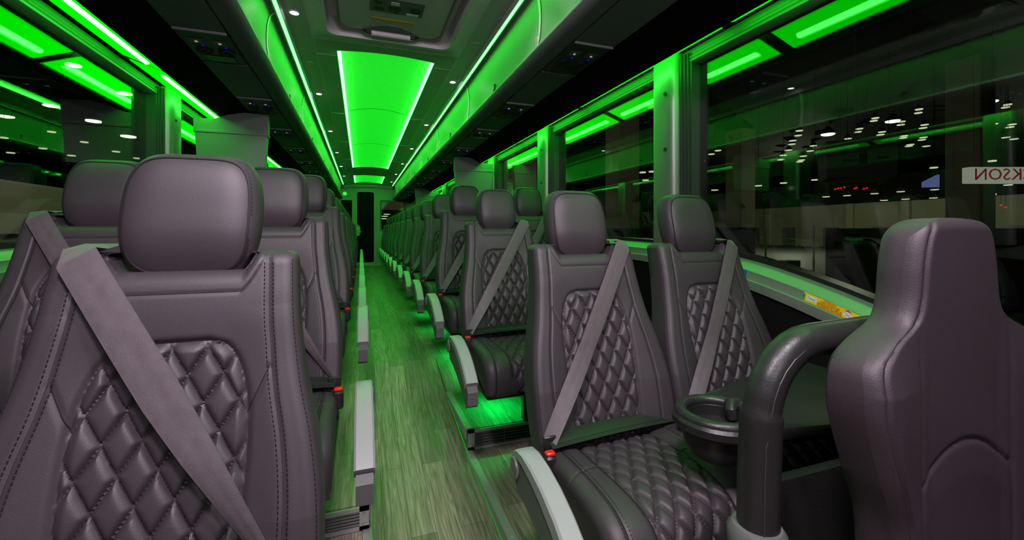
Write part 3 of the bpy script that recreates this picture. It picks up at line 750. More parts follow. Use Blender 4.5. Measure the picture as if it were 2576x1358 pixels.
def backrest_mesh(step, detail):
    mb = MB(); Z0 = 0.345
    nx = int(0.43/step); nz = int(0.60/step)
    ss = [math.sin(-PI/2*0.999+PI*0.999*i/nx)*0.25+(-1+2*i/nx)*0.75 for i in range(nx+1)]
    rows = []
    for j in range(nz+1):
        t = j/nz; row = []
        for s_ in ss:
            hT = 0.172; xt = s_*hT
            zt = ztop(xt)
            z = Z0+(zt-Z0)*(t*0.97+0.03*math.sin(t*PI/2))
            h = hw(z)
            ez = zt-z
            if ez < 0.018 and abs(xt) > 0.11: h -= 0.018*(1-math.sqrt(max(0, 1-(1-ez/0.018)**2)))
            x = s_*h
            row.append((x, back_front(x*0.9999, min(z, ztop(x)-1e-5)), z))
        rows.append(row)
    mb.grid(rows)
    # rim carried back, closed by the rear shell
    R = len(rows); C = len(rows[0])
    loop = [rows[0][j] for j in range(C)]+[rows[i][C-1] for i in range(1, R)]+[rows[R-1][j] for j in range(C-2, -1, -1)]+[rows[i][0] for i in range(R-2, 0, -1)]
    def rr(dy, sc):
        return [(p[0]*sc, backline(p[2])+dy if dy > 0.02 else p[1]+dy, (p[2]-0.65)*(1-(1-sc)*0.6)+0.65) for p in loop]
    rings = [[p for p in loop], rr(0.045, 1.0), rr(0.075, 0.97), rr(0.085, 0.90)]
    for r_ in rings: r_.append(r_[0])
    mb.grid(rings)
    last = [p for p in rings[-1][:-1]]
    mb.add(last, [tuple(range(len(last)))])
    if detail:
        def on(x, z, dy=-0.0004): return (x, back_front(x, z)+dy, z)
        for sg in (1, -1):
            zs = [0.36+0.575*i/110 for i in range(111)]
            mb.tube([on(sg*hb(z), z, 0.0012) for z in zs], 0.0016, 5, 1)
            if detail > 1:
                for off in (-0.0065, 0.0065): mb.dashes([on(sg*(hb(z)+off), z) for z in zs], 0.0042, 0.0028, 0.0009, 1)
                mb.dashes([on(sg*(hw(z)-0.007), z, -0.0006) for z in zs], 0.0042, 0.0028, 0.0008, 1)
            mb.tube([on(sg*(VS[0][0]*(1-t)+VS[1][0]*t), VS[0][1]*(1-t)+VS[1][1]*t, 0.0008) for t in [i/16 for i in range(17)]], 0.0014, 5, 1)
        xs = [-0.118+0.236*i/60 for i in range(61)]
        mb.tube([on(x, yoke_z(x), 0.0008) for x in xs], 0.0014, 5, 1)
        # border of the quilted panel
        zs = [QB-0.04+(QT-QB+0.04)*i/70 for i in range(71)]
        pts = QPOLY+[(-x, z) for x, z in reversed(QPOLY[:-1])]
        mb.tube([(x, back_front(x*1.015, z)+0.0035, z) for x, z in pts], 0.0026, 5, 1)
        if detail > 1:
            # stitched diamond lines
            for k in range(-6, 22):
                for sg in (1, -1):
                    run = []
                    for i in range(240):
                        x = -0.115+0.23*i/239; z = (k-sg*x/DW)*DH
                        if QB-0.03 < z < QT-0.004 and abs(x) < hq(z)-0.004: run.append(on(x, z, -0.0002))
                    if len(run) > 4:
                        mb.tube([(p[0], p[1]+0.0006, p[2]) for p in run[::6]+[run[-1]]], 0.0013, 4, 1)
    return mb.mesh('backrest', ['leather', 'thread'])
HC = Vector((0, 0.030, 1.008))
def head_pt(u, v):
    # superellipsoid shell, front flattened, narrower top
    def sp(c, e): return math.copysign(abs(c)**e, c)
    cv, sv = math.cos(v), math.sin(v); cu, su = math.cos(u), math.sin(u)
    x = 0.1025*sp(cv, 0.36)*sp(su, 0.42); y = -0.052*sp(cv, 0.55)*sp(cu, 0.80); z = 0.108*sp(sv, 0.56)
    k = 1-0.10*max(0, z/0.106)**2-0.13*max(0, -z/0.106)**2
    x *= k
    if y < 0: y = y*0.92
    if y < 0: y *= 1.0-0.55*max(0, (-z/0.106-0.15)/0.85)**1.6
    y += z*0.24
    return (x+HC.x, y+HC.y, z+HC.z)
def headrest_mesh(n, detail):
    mb = MB(); rows = []
    for j in range(n+1):
        v = -PI/2+PI*j/n
        rows.append([head_pt(-PI+2*PI*i/(2*n), v) for i in range(2*n+1)])
    # weld the seam by making it closed
    C = 2*n; vs = []; 
    for r in rows: vs += r[:-1]
    fs = [(j*C+i, j*C+(i+1) % C, (j+1)*C+(i+1) % C, (j+1)*C+i) for j in range(n) for i in range(C)]
    mb.add(vs, fs)
    if detail:
        # seam round the face panel: where the face turns into the side
        def loop(k, zs, off):
            pts = []
            N = 96
            for i in range(N):
                a = 2*PI*i/N
                X = math.copysign(abs(math.cos(a))**0.42, math.cos(a))*k; Z = math.copysign(abs(math.sin(a))**0.42, math.sin(a))*zs
                v = math.asin(max(-1, min(1, math.copysign(abs(Z)**(1/0.56), Z))))
                cvx = abs(math.cos(v))**0.36
                s = max(-0.999, min(0.999, X/max(cvx, 1e-3))); u = math.asin(math.copysign(abs(s)**(1/0.42), s))
                p = head_pt(u, v); pts.append((p[0], p[1]-off, p[2]))
            return pts
        mb.tube(loop(0.86, 0.90, 0.0002), 0.0022, 5, 1, closed=True)
        if detail > 1:
            L = loop(0.895, 0.93, 0.0006)
            mb.dashes([p for p in L if p[2] < HC.z+0.085 and p[2] > HC.z-0.09 and p[0] > 0], 0.0042, 0.0028, 0.0009, 1)
            mb.dashes([p for p in L if p[2] < HC.z+0.085 and p[2] > HC.z-0.09 and p[0] < 0], 0.0042, 0.0028, 0.0009, 1)
    return mb.mesh('headrest', ['leather', 'thread'])
# cushion: profile by arc length from the back crease round the nose
CUP = [(-0.10, 0.405), (-0.16, 0.414), (-0.25, 0.424), (-0.36, 0.430), (-0.44, 0.426), (-0.485, 0.412), (-0.512, 0.388), (-0.525, 0.355), (-0.528, 0.320), (-0.522, 0.290), (-0.505, 0.276)]
_cl = [0.0]
for a, b in zip(CUP, CUP[1:]): _cl.append(_cl[-1]+math.hypot(b[0]-a[0], b[1]-a[1]))
CL = _cl[-1]
def cprof(p):
    return (smooth_tab([(l, c[0]) for l, c in zip(_cl, CUP)], p), smooth_tab([(l, c[1]) for l, c in zip(_cl, CUP)], p))
def cnorm(p):
    a = cprof(max(0, p-0.004)); b = cprof(min(CL, p+0.004)); dy, dz = b[0]-a[0], b[1]-a[1]; l = math.hypot(dy, dz) or 1
    return (dz/l, -dy/l)      # outward: up on top, forward (-y) at the nose
def chq(p):
    return 0.105+0.012*math.sin(min(1, p/0.40)*PI) if p < 0.47 else 0.105-0.05*min(1, (p-0.47)/0.10)
CHW = 0.208
def cush_disp(x, p):
    ax = abs(x); q = chq(p); d = 0
    t = max(0, min(1, (ax-0.10)/0.09)); d += 0.014*math.sin(t*PI*0.75)*max(0.3, 1-p/0.7)
    if ax < q:
        e = q-ax; a = x/DW+p/DH; b = x/DW-p/DH
        pf = min(abs(math.sin(PI*a)), abs(math.sin(PI*b))); d += -0.0065+(0.009*(1-(1-pf)**3.2)+0.003*math.sqrt(abs(math.sin(PI*a)*math.sin(PI*b))))*min(1, e/0.012)**.5
        d -= 0.003*gauss(e, .004)
    else: d -= 0.006*gauss(ax-q, 0.006)
    d -= 0.0035*gauss(ax-0.168, 0.0035)
    if q < ax: d -= 0.0028*gauss(p-0.215-(ax-q)*0.25, 0.003)
    e = CHW-ax; r = 0.028
    if e < r: d -= r*(1-math.sqrt(max(0, 1-(1-e/r)**2)))
    return d
def cpt(x, p, off=0.0):
    y, z = cprof(p); ny, nz = cnorm(p); d = cush_disp(x, p)+off
    return (x, y+ny*d, z+nz*d)
def cushion_mesh(step, detail):
    mb = MB(); nx = int(2*CHW/step); npp = int(CL/step)
    xs = [(math.sin(-PI/2+PI*i/nx)*0.25+(-1+2*i/nx)*0.75)*CHW for i in range(nx+1)]
    core = (-0.30, 0.335); rows = []
    for j in range(npp+1):
        p = CL*j/npp; row = [cpt(x*0.9999, p) for x in xs]
        l, r = row[0], row[-1]
        def inn(pt, k, sx): return (pt[0]-sx*0.004, pt[1]*(1-k)+core[0]*k, pt[2]*(1-k)+core[1]*k)
        row = [inn(l, 0.999, -1), inn(l, 0.5, -1), inn(l, 0.06, 0)]+row+[inn(r, 0.06, 0), inn(r, 0.5, 1), inn(r, 0.999, 1)]
        rows.append(row)
    mb.grid(rows)
    mb.grid([[(-CHW+.004, -0.505, 0.277), (CHW-.004, -0.505, 0.277)], [(-CHW+.004, -0.08, 0.29), (CHW-.004, -0.08, 0.29)], [(-CHW+.004, -0.08, 0.40), (CHW-.004, -0.08, 0.40)]])
    if detail:
        ps_ = [0.02+(CL-0.05)*i/80 for i in range(81)]
        for sg in (1, -1):
            mb.tube([cpt(sg*0.168, p, 0) for p in ps_], 0.0015, 5, 1)
            mb.tube([cpt(sg*chq(p), p, 0.0) for p in ps_[:72]], 0.002, 5, 1)
            mb.tube([cpt(sg*x, 0.215+(x-chq(0.215))*0.25, 0) for x in [chq(0.215)+(CHW-0.01-chq(.215))*i/16 for i in range(17)]], 0.0013, 5, 1)
            if detail > 1:
                for off in (-0.0065, 0.0065): mb.dashes([cpt(sg*(0.168+off), p, 0.0005) for p in ps_], 0.0042, 0.0028, 0.0008, 1)
        if detail > 1:
            for k in range(-6, 14):
                for sg in (1, -1):
                    run = []
                    for i in range(240):
                        x = -0.115+0.23*i/239; p = (k-sg*x/DW)*DH
                        if 0.01 < p < CL-0.03 and abs(x) < chq(p)-0.004: run.append(cpt(x, p, 0.0003))
                    if len(run) > 4: mb.tube([(p[0], p[1], p[2]-0.0008) for p in run[::6]+[run[-1]]], 0.0013, 4, 1)
    return mb.mesh('cushion', ['leather', 'thread'])
def belt_parts(ws, t):
    """ws = +1 when the window lies towards +x. Strap from the window-side shoulder to the aisle-side buckle"""
    A = Vector((ws*0.128, 0, 0.950)); B = Vector((-ws*0.198, 0, 0.455))
    n = 60; rows = []; 
    top = [(ws*0.124, 0.075, 0.955), (ws*0.126, 0.03, 0.960), (ws*0.127, -0.022, 0.953)]
    path = [Vector(p) for p in top]
    for i in range(1, n+1):
        s_ = i/n; p = A.lerp(B, s_); yy = min(back_front(p.x, p.z), backline(p.z)-0.012+0.02*0)
        # taut strap: straight chord that clears the dished back
        y0 = backline(0.94)-0.018; y1 = backline(0.455)-0.045
        yc = y0+(y1-y0)*s_-0.010*math.sin(PI*s_)
        path.append(Vector((p.x, min(yc, back_front(max(-hw(p.z)+.01, min(hw(p.z)-.01, p.x)), p.z)-0.003), p.z)))
    d = (B-A).normalized(); side = Vector((d.z, 0, -d.x))
    if side.x < 0: side = -side
    mb = MB(); rws = []
    for i, p in enumerate(path):
        s_ = max(0, (i-3)/n); wd = 0.027*(1-(0.68 if ws < 0 else 0.30)*max(0, s_-0.40)/0.60)
        if i < 3: sv = Vector((1, 0, 0))*wd
        else:
            sv = side*wd; tw = 0.9*max(0, s_-0.55)/0.45; sv = sv*math.cos(tw)+Vector((0, -1, 0))*wd*math.sin(tw)
        rws.append([p+sv*k+Vector((0, -0.0012*(1-k*k)-(0.0007 if abs(k) in (0.5,) else 0), 0)) for k in (-1, -.8, -.5, -.2, .2, .5, .8, 1)]+[p+sv*k+Vector((0, 0.0018, 0.0)) for k in (1, -1)]+[p-sv])
    mb.grid(rws); st = mb.build('belt_strap', ['belt'], t)
    mb = MB(); mb.box(-ws*0.198-0.018, -ws*0.198+0.018, backline(0.455)-0.050, backline(.455)-0.042, 0.437, 0.470, 0, 0.003); mb.build('belt_tongue', ['black_plastic'], st)
    mb = MB(); mb.box(-ws*0.21-0.014, -ws*0.21+0.014, -0.25, -0.225, 0.385, 0.436, 0, 0.005); bk = mb.build('belt_buckle', ['black_plastic'], t)
    mb = MB(); mb.box(-ws*0.21-0.012, -ws*0.21+0.012, -0.247, -0.228, 0.436, 0.446, 0, 0.003); rb = mb.build('release_button', ['red_plastic'], bk); rb['label'] = 'red release button'
    # lap strap over the back of the cushion
    mb = MB(); rr = []
    for i in range(25):
        s_ = i/24; x = -ws*0.20+ws*0.40*s_; z = 0.448+0.004*math.sin(PI*s_)
        rr.append([(x, -0.222+0.03*s_, z+0.004), (x, -0.212+0.03*s_, z+0.010), (x, -0.190+0.03*s_, z+0.018), (x, -0.189+0.03*s_, z+0.016), (x, -0.211+0.03*s_, z+0.008), (x, -0.234+0.03*s_, z-0.002), (x, -0.235+0.03*s_, z)])
    mb.grid(rr); mb.build('lap_strap', ['black_plastic'], t)
ATOP = [(-0.175, 0.430), (-0.20, 0.446), (-0.24, 0.452), (-0.30, 0.447), (-0.36, 0.434), (-0.42, 0.412), (-0.465, 0.388), (-0.50, 0.366), (-0.525, 0.345)]
def armrest_parts(ws, t, mat_top='silver_plastic'):
    x0 = -ws*(0.262 if ws > 0 else 0.280); hwid = 0.024
    up = ATOP; n = len(up)
    ar = bpy.data.objects.new('armrest', None); COL.objects.link(ar); ar.parent = t
    # silver cap
    mb = MB(); rows = []
    for i, (y, z) in enumerate(up):
        a = up[max(0, i-1)]; b = up[min(n-1, i+1)]; dy, dz = b[0]-a[0], b[1]-a[1]; l = math.hypot(dy, dz); ny, nz = dz/l, -dy/l
        th = 0.016+0.022*math.sin(min(1, i/(n-1))*PI*0.6)
        if i == 0: th = 0.012
        sec = []
        for xx, k in ((-1, -1), (-1, -.15), (-.8, 0), (.8, 0), (1, -.15), (1, -1)):
            sec.append((x0+xx*hwid, y+ny*th*k, z+nz*th*k))
        sec.append(sec[0]); rows.append(sec)
    mb.grid(rows)
    for e in (0, -1): mb.add(rows[e][:-1], [tuple(range(6))])
    mb.build('armrest_cap', [mat_top], ar)
    # body panel below, tapering forward
    body = [(-0.165, 0.415), (-0.17, 0.38), (-0.20, 0.345), (-0.27, 0.335), (-0.35, 0.315), (-0.43, 0.285), (-0.47, 0.262), (-0.505, 0.248), (-0.528, 0.262), (-0.533, 0.312), (-0.50, 0.340), (-0.45, 0.367), (-0.40, 0.388), (-0.32, 0.408), (-0.24, 0.418)]
    mb = MB(); mb.prism(body, x0-hwid*0.82, x0+hwid*0.82, 'x'); mb.build('armrest_body', ['grey_plastic'], ar, False)
    mb = MB(); mb.lathe([(0.024, -ws*(0.0)), (0.026, -ws*0.004), (0.024, -ws*0.008), (0.018, -ws*0.010)], (x0-ws*hwid*0.85, -0.195, 0.398), 28, 0, 'x')
    mb.build('pivot_disc', ['frame_metal'], ar)
def frame_parts(ws, t):
    mb = MB(); mb.box(-0.19, 0.19, -0.46, -0.10, 0.245, 0.275, 0, 0.006); mb.build('seat_frame', ['black_plastic'], t, False)
    for y in (-0.40, -0.14):
        mb = MB(); mb.box(ws*0.10-0.02, ws*0.10+0.02, y-0.02, y+0.02, 0.0, 0.245, 0, 0.004); mb.build('leg', ['dark_plastic'], t, False)
    # headrest posts
    mb = MB()
    for x in (-0.045, 0.045): mb.tube([(x, 0.0, 0.88), (x, 0.012, 0.94)], 0.006, 8)
    mb.build('headrest_post', ['steel'], t)

MESH = {'hi': (backrest_mesh(0.0026, 2), headrest_mesh(64, 2), cushion_mesh(0.0030, 2)), 'lo': (backrest_mesh(0.0060, 1), headrest_mesh(28, 1), cushion_mesh(0.0070, 1))}
def seat_proto(ws, lod, arm, name):
    t = thing(name, (0, 0, 0), 'x', 'seat')
    b_, h_, c_ = MESH[lod]
    link('backrest', b_, t); link('headrest', h_, t); link('cushion', c_, t)
    belt_parts(ws, t); frame_parts(ws, t)
    if arm: armrest_parts(ws, t)
    return t
protos = {}
for ws in (1, -1):
    for lod in ('hi', 'lo'):
        for arm in (True, False): protos[(ws, lod, arm)] = seat_proto(ws, lod, arm, 'coach_seat')
km = kidmap(); used = set()
def place_seat(ws, lod, arm, loc, label, group):
    key = (ws, lod, arm)
    if key not in used: o = protos[key]; used.add(key)
    else: o = copy_tree(protos[key], km)
    o.location = loc; o['label'] = label; o['group'] = group
    return o
AX_R, WX_R, AX_L, WX_L = 0.487, 0.928, -0.432, -0.870
def zR(y): return -0.175 if y < 1.5 else (-0.09 if y < 2.4 else 0.0)
def zL(y): return -0.17 if y < 1.3 else (-0.09 if y < 2.1 else -0.005)
for k, y in enumerate(ROW_R):
    lod = 'hi' if k < 3 else 'lo'
    place_seat(1, lod, True, (AX_R, y, zR(y)), 'black quilted leather aisle seat in the %s row of the right-hand side' % ORD[k], 'black quilted coach seats')
    place_seat(1, lod, False, (WX_R, y, zR(y)), 'black quilted leather window seat in the %s row of the right-hand side' % ORD[k], 'black quilted coach seats')
for k, y in enumerate(ROW_L):
    lod = 'hi' if k < 2 else 'lo'
    lab = 'largest black quilted leather seat in the left foreground, grey belt across it' if k == 0 else 'black quilted leather aisle seat in the %s row of the left-hand side' % ORD[k]
    place_seat(-1, lod, k > 0, (AX_L, y, zL(y)), lab, 'black quilted coach seats')
    lab = 'black leather seat cut off by the left edge, beside the largest seat' if k == 0 else 'black quilted leather window seat in the %s row of the left-hand side' % ORD[k]
    place_seat(-1, lod, False, (WX_L, y, zL(y)), lab, 'black quilted coach seats')
for key, o in protos.items():
    if key not in used:
        for c in km.get(o, []):
            for g in km.get(c, []): bpy.data.objects.remove(g)
            bpy.data.objects.remove(c)
        bpy.data.objects.remove(o)
# green courtesy lamps under the right-hand seats
for k, y in enumerate([1.95, 2.75, 3.55, 4.4]):
    mb = MB(); mb.box(-0.02, 0.02, -0.03, 0.03, -0.008, 0, 0, 0.003)
    o = mb.build('courtesy_lamp', ['led_floor']); o.location = (0.47, ROW_R[k+1]+0.02, 0.243+zR(ROW_R[k+1]))
    tag(o, 'tiny green courtesy lamp under the %s right-hand aisle seat' % ORD[k+1], 'lamp', 'courtesy lamps under the seats')
    ld = bpy.data.lights.new('courtesy_beam', 'SPOT'); ld.energy = 9.0 if k < 2 else 5.0; ld.color = (0.0, 1.0, 0.12); ld.spot_size = math.radians(120); ld.spot_blend = 1; ld.shadow_soft_size = 0.02
    l = bpy.data.objects.new('courtesy_beam', ld); COL.objects.link(l); l.parent = o; l.location = (0, 0, -0.012)

# ------------------------------------------------------------------ driver's seat
DHW = [(0.30, .165), (0.38, .172), (0.46, .205), (0.54, .232), (0.585, .234), (0.62, .222), (0.645, .185), (0.67, .135), (0.70, .117), (0.76, .108), (0.80, .098), (0.83, .080)]
def dhw(z): return smooth_tab(DHW, z)
def d_top(x): return 0.832-0.5*x*x
def d_front(x, z):
    h = dhw(z); ax = abs(x); y = 0.0
    t = max(0, min(1, (ax-0.09)/0.10)); low = max(0, min(1, (0.68-z)/0.1)); y -= 0.022*t*low
    zc = 0.482-0.040*(ax/0.10)**2
    y += 0.0035*gauss(z-zc, 0.004) if ax < 0.115 else 0
    y -= 0.003*max(0, min(1, (zc-z)/0.05))*(1-t)
    y += 0.003*gauss(ax-(0.118), 0.006)*low
    y += 0.004*gauss((h-0.016)-ax, 0.0035)
    e = h-ax; r = 0.024
    if e < r: y += r*(1-math.sqrt(max(0, 1-(1-e/r)**2)))
    e = d_top(x)-z; r = 0.02
    if e < r: y += r*(1-math.sqrt(max(0, 1-(1-e/r)**2)))
    return y
dx0, dy0 = 0.736, 0.400
t = thing('driver_seat', (dx0, dy0, -0.17), 'dark high-backed driver seat in the right foreground, black side bolsters', 'seat')
mb = MB(); nx, nz = 130, 170; rows = []
for j in range(nz+1):
    tt = j/nz; row = []
    for i in range(nx+1):
        s_ = math.sin(-PI/2+PI*i/nx)*0.25+(-1+2*i/nx)*0.75
        z = 0.26+(d_top(s_*0.08)-0.26)*(tt*.96+.04*math.sin(tt*PI/2)); h = dhw(z)
        ez = d_top(s_*.08)-z
        if ez < 0.03: h -= 0.03*(1-math.sqrt(max(0, 1-(1-ez/0.03)**2)))
        x = s_*h; row.append((x, d_front(x*.9999, z), z+0.17))
    rows.append(row)
mb.grid(rows); R = len(rows); C = len(rows[0])
loop = [rows[0][j] for j in range(C)]+[rows[i][C-1] for i in range(1, R)]+[rows[R-1][j] for j in range(C-2, -1, -1)]+[rows[i][0] for i in range(R-2, 0, -1)]
rings = [loop[:], [(p[0]*1.01, 0.035, p[2]) for p in loop], [(p[0]*1.0, 0.052, p[2]) for p in loop], [(p[0]*.95, 0.062, (p[2]-.7)*.985+.7) for p in loop], [(p[0]*.85, 0.066, (p[2]-.7)*.95+.7) for p in loop]]
for r_ in rings: r_.append(r_[0])
mb.grid(rings); mb.add(rings[-1][:-1], [tuple(range(len(loop)))])
for sg in (1, -1):
    zs = [0.27+0.54*i/120 for i in range(121)]
    mb.tube([(sg*(dhw(z)-0.016), d_front(dhw(z)-0.016, z)+0.0012, z+0.17) for z in zs], 0.0016, 5, 1)
xs = [-0.11+0.22*i/50 for i in range(51)]
mb.tube([(x, d_front(x, 0.482-0.040*(abs(x)/0.10)**2)+0.001, 0.17+0.482-0.040*(abs(x)/0.10)**2) for x in xs], 0.0014, 5, 1)
mb.build('backrest', ['leather_driver', 'thread'], t)
mb = MB(); rows = []
for j in range(25):
    p = j/24*PI*1.0; rows.append([(math.copysign(abs(math.sin(q*PI/2))**.7, q)*0.24, -0.24-0.25*math.cos(p)*0.98, 0.47+(-0.05+0.055*math.sin(p)**.4) - (0.04*abs(q)**6)) for q in [-1+2*i/30 for i in range(31)]])
mb.grid(rows); mb.build('cushion', ['leather_driver'], t)
mb = MB(); mb.box(-0.2, 0.2, -0.45, -0.03, 0.28, 0.42, 0, 0.02); mb.build('seat_base', ['black_plastic'], t)
mb = MB(); mb.box(-0.10, 0.10, -0.34, -0.14, 0.0, 0.28, 0, 0.01); mb.build('pedestal', ['black_plastic'], t)
mb = MB(); mb.tube([(-0.215, 0.02, 0.43), (-0.225, -0.05, 0.445), (-0.23, -0.2, 0.445)], [0.022, 0.026, 0.024], 14, 0, flat=0.8); mb.build('armrest', ['leather_driver'], t)

# ------------------------------------------------------------------ handrail, modesty panel, table
mb = MB()
X0, YR, Z1 = 0.438, 0.515, 0.627
pts = [(X0-0.004, YR, -0.13), (X0-0.004, YR, 0.2), (X0, YR, 0.42), (X0+0.004, YR, 0.50)]
for k in range(1, 9):
    a = PI/2*k/8; pts.append((X0+0.004+0.115*(1-math.cos(a)), YR+0.0*k, 0.50+0.127*math.sin(a)))
pts += [(0.70, YR, 0.630), (0.88, YR, 0.628), (0.93, YR, 0.61), (0.96, YR, 0.57), (0.965, YR, 0.50), (0.965, YR, 0.38)]
pv = [Vector(p) for p in pts]; P = []
for i in range(len(pv)-1):
    for q_ in range(4): P.append(pv[i].lerp(pv[i+1], q_/4))
P.append(pv[-1])
t = thing('padded_handrail', (X0, YR, -0.17), 'thick black padded handrail curving behind the driver seat', 'handrail')
def off(p): return (p[0]-X0, p[1]-YR, p[2]+0.17)
mb.tube([off(p) for p in P], [0.031 if p[2] < 0.52 else 0.028 for p in P], 24, 0); tb = mb.build('padding', ['black_rubber'], t)
mb = MB(); mb.tube([(off(p)[0]-0.0012*0-0.018, off(p)[1]-0.0260, off(p)[2]) for p in P if p[2] < 0.5 and p[2] > 0.3 and p[0] < 0.5]+[(off(p)[0]-0.010, off(p)[1]-0.0262, off(p)[2]+0.002) for p in P if p[2] >= 0.5 and p[0] < 0.56], 0.0012, 6); mb.build('seam', ['dark_plastic'], t)
mb = MB(); mb.lathe([(0.040, 0.0), (0.040, 0.47), (0.043, 0.485), (0.043, 0.505), (0.036, 0.515)], (-0.004, 0, 0), 28); mb.build('base_collar', ['grey_plastic'], t)
mb = MB(); mb.box(-0.068, -0.044, -0.015, 0.0, 0.45, 0.50, 0, 0.002)
for zz in (0.46, 0.475, 0.49): mb.lathe([(0.003, -0.015), (0.003, -0.017)], (-0.06, 0, zz), 10, 1, 'y'); mb.lathe([(0.003, -0.015), (0.003, -0.017)], (-0.051, 0, zz), 10, 1, 'y')
br_ = mb.build('hinge_plate', ['silver_plastic', 'black_plastic'], t)
mb = MB(); mb.prism([(x, z) for x, z in rrect(0.495, 1.145, -0.168, 0.365, 0.03)], 0.562, 0.582, 'y'); o = mb.build('modesty_panel', ['carpet'], None, False)
tag(o, 'black carpeted partition panel standing behind the driver seat', 'partition')

cxT, cyT, zT = 0.585, 0.745, 0.405
t = thing('drink_tray', (cxT, cyT, zT), 'black drink tray with a round cup holder in front of the right seats', 'tray')
poly = [(1.14, 0.60), (1.14, 0.985), (0.92, 0.925), (0.64, 0.850)]+[(0.585+0.096*math.cos(a_), 0.745+0.096*math.sin(a_)) for a_ in [math.radians(d_) for d_ in range(98, 272, 9)]]+[(0.90, 0.60)]
poly = [(x-cxT, y-cyT) for x, y in poly]
def ray(a):
    dx, dy = math.cos(a), math.sin(a); best = 1e9
    for (x0, y0), (x1, y1) in zip(poly, poly[1:]+poly[:1]):
        ex, ey = x1-x0, y1-y0; den = dx*ey-dy*ex
        if abs(den) < 1e-9: continue
        tt = (x0*ey-y0*ex)/den; ss_ = (x0*dy-y0*dx)/den
        if tt > 0 and -1e-6 <= ss_ <= 1+1e-6: best = min(best, tt)
    return best
angs = sorted(set([2*PI*k/72 for k in range(72)]+[math.atan2(y, x) % (2*PI) for x, y in poly]))
mb = MB(); rows = []
for dr, z in ((-0.012, -0.028), (0.0, -0.018), (0.0, -0.004), (-0.006, 0.003), (-0.014, 0.0)):
    r_ = [((ray(a)+dr)*math.cos(a), (ray(a)+dr)*math.sin(a), z) for a in angs]; r_.append(r_[0]); rows.append(r_)
for r0, z in ((0.068, 0.0), (0.064, -0.004), (0.062, -0.03), (0.058, -0.034), (0.02, -0.035), (0.001, -0.035)):
    r_ = [(r0*math.cos(a), r0*math.sin(a), z) for a in angs]; r_.append(r_[0]); rows.append(r_)
mb.grid(rows); mb.build('tray_top', ['black_plastic'], t)
mb = MB(); mb.tube([(0.077*math.cos(2*PI*k/64), 0.077*math.sin(2*PI*k/64), 0.002) for k in range(64)], 0.0135, 14, 0, closed=True); rg = mb.build('cup_holder_ring', ['black_rubber'], t)
mb = MB(); mb.lathe([(0.060, -0.026), (0.074, -0.028), (0.071, -0.060), (0.055, -0.086), (0.02, -0.088)], (0, 0, 0), 36); mb.build('cup_holder_bowl', ['black_plastic'], t)
mb = MB(); mb.tube([(0.078, 0.022, 0.006), (0.056, 0.018, 0.008), (0.046, 0.010, -0.002), (0.048, 0.006, -0.02)], [0.014, 0.015, 0.013, 0.010], 14); mb.build('mug_handle_notch', ['black_rubber'], t)

# ------------------------------------------------------------------ stickers on the right sill
def sill_sticker(name, y0, y1, label, base):
    """a strip lying on the middle band of the sill"""
    ym = (y0+y1)/2; t = thing(name, (1.16, ym, sill(ym)-0.04), label, 'sticker')
    n = 10; ya = [y0+(y1-y0)*k/n for k in range(n+1)]; mb = MB()
    def P(y, v, off=0.0008): return (1.160+0.006*v-off-1.16, y-ym, (sill(y)-0.055+0.029*v)-(sill(ym)-0.04))
    mb.grid([[P(y, 0.04), P(y, 0.96)] for y in ya]); mb.build('backing', [base], t, False)
    return t, P, ym
t, P, ym = sill_sticker('window_exit_sticker', 0.785, 0.975, 'yellow emergency exit sticker with red Spanish lettering on the right sill', 'yellow')
def patch(y0, y1, v0, v1, m, name='patch'):
    mb = MB(); mb.grid([[P(y, v0, .0014), P(y, v1, .0014)] for y in (y0, (y0+y1)/2, y1)]); return mb.build(name, [m], t, False)
patch(0.935, 0.965, 0.25, 0.80, 'white', 'pictogram_panel'); patch(0.832, 0.857, 0.2, 0.75, 'white', 'pictogram_panel')
def tri(ya, yb, va, vb, m):
    mb = MB(); mb.add([P(ya, va, .0015), P(yb, va, .0015), P((ya+yb)/2, vb, .0015)], [(0, 1, 2)]); mb.build('arrow', [m], t, False)
mb = MB(); mb.add([P(0.978, .5, .0015), P(0.971, .9, .0015), P(0.971, .1, .0015)], [(0, 1, 2)]); mb.build('arrow', ['green_ink'], t, False)
tri(0.833, 0.856, 0.78, 0.95, 'red_ink')
mb = MB(); mb.add([P(0.806, .5, .0015), P(0.814, .85, .0015), P(0.814, .15, .0015)], [(0, 1, 2)]); mb.build('arrow', ['green_ink'], t, False)
for ya, yb, va, vb in ((0.938, 0.962, 0.35, 0.7), (0.962, 0.938, 0.45, 0.6)):
    mb = MB(); mb.tube([P(ya, va, .0018), P(yb, vb, .0018)], 0.0005, 5); mb.build('pictogram', ['green_ink'], t)
for ya, yb, va, vb in ((0.835, 0.855, 0.25, 0.7), (0.855, 0.835, 0.25, 0.7)):
    mb = MB(); mb.tube([P(ya, va, .0018), P(yb, vb, .0018)], 0.0004, 5); mb.build('pictogram', ['red_ink'], t)
slope = (sill(0.94)-sill(0.86))/0.08
for i, s_ in enumerate(('ATENCION', 'PARA SALIDA DE', 'EMERGENCIA USE LA', 'SIGUIENTE VENTANA')):
    v = 0.83-0.215*i; yy = 0.896; p = P(yy, v, 0.0020)
    tx = text(s_, 0.0078, p, (PI/2, -math.atan(-slope)*-1 if False else 0, -PI/2), 'red_ink', t, ext=0.0002)
    tx.rotation_euler = (Matrix.Rotation(-PI/2, 3, 'Z') @ Matrix.Rotation(PI/2, 3, 'X') @ Matrix.Rotation(-math.atan(slope), 3, 'Z')).to_euler()
t, P, ym = sill_sticker('priority_seat_sticker', 1.19, 1.30, 'small blue wheelchair sticker on the right sill behind the window seat', 'blue_ink')
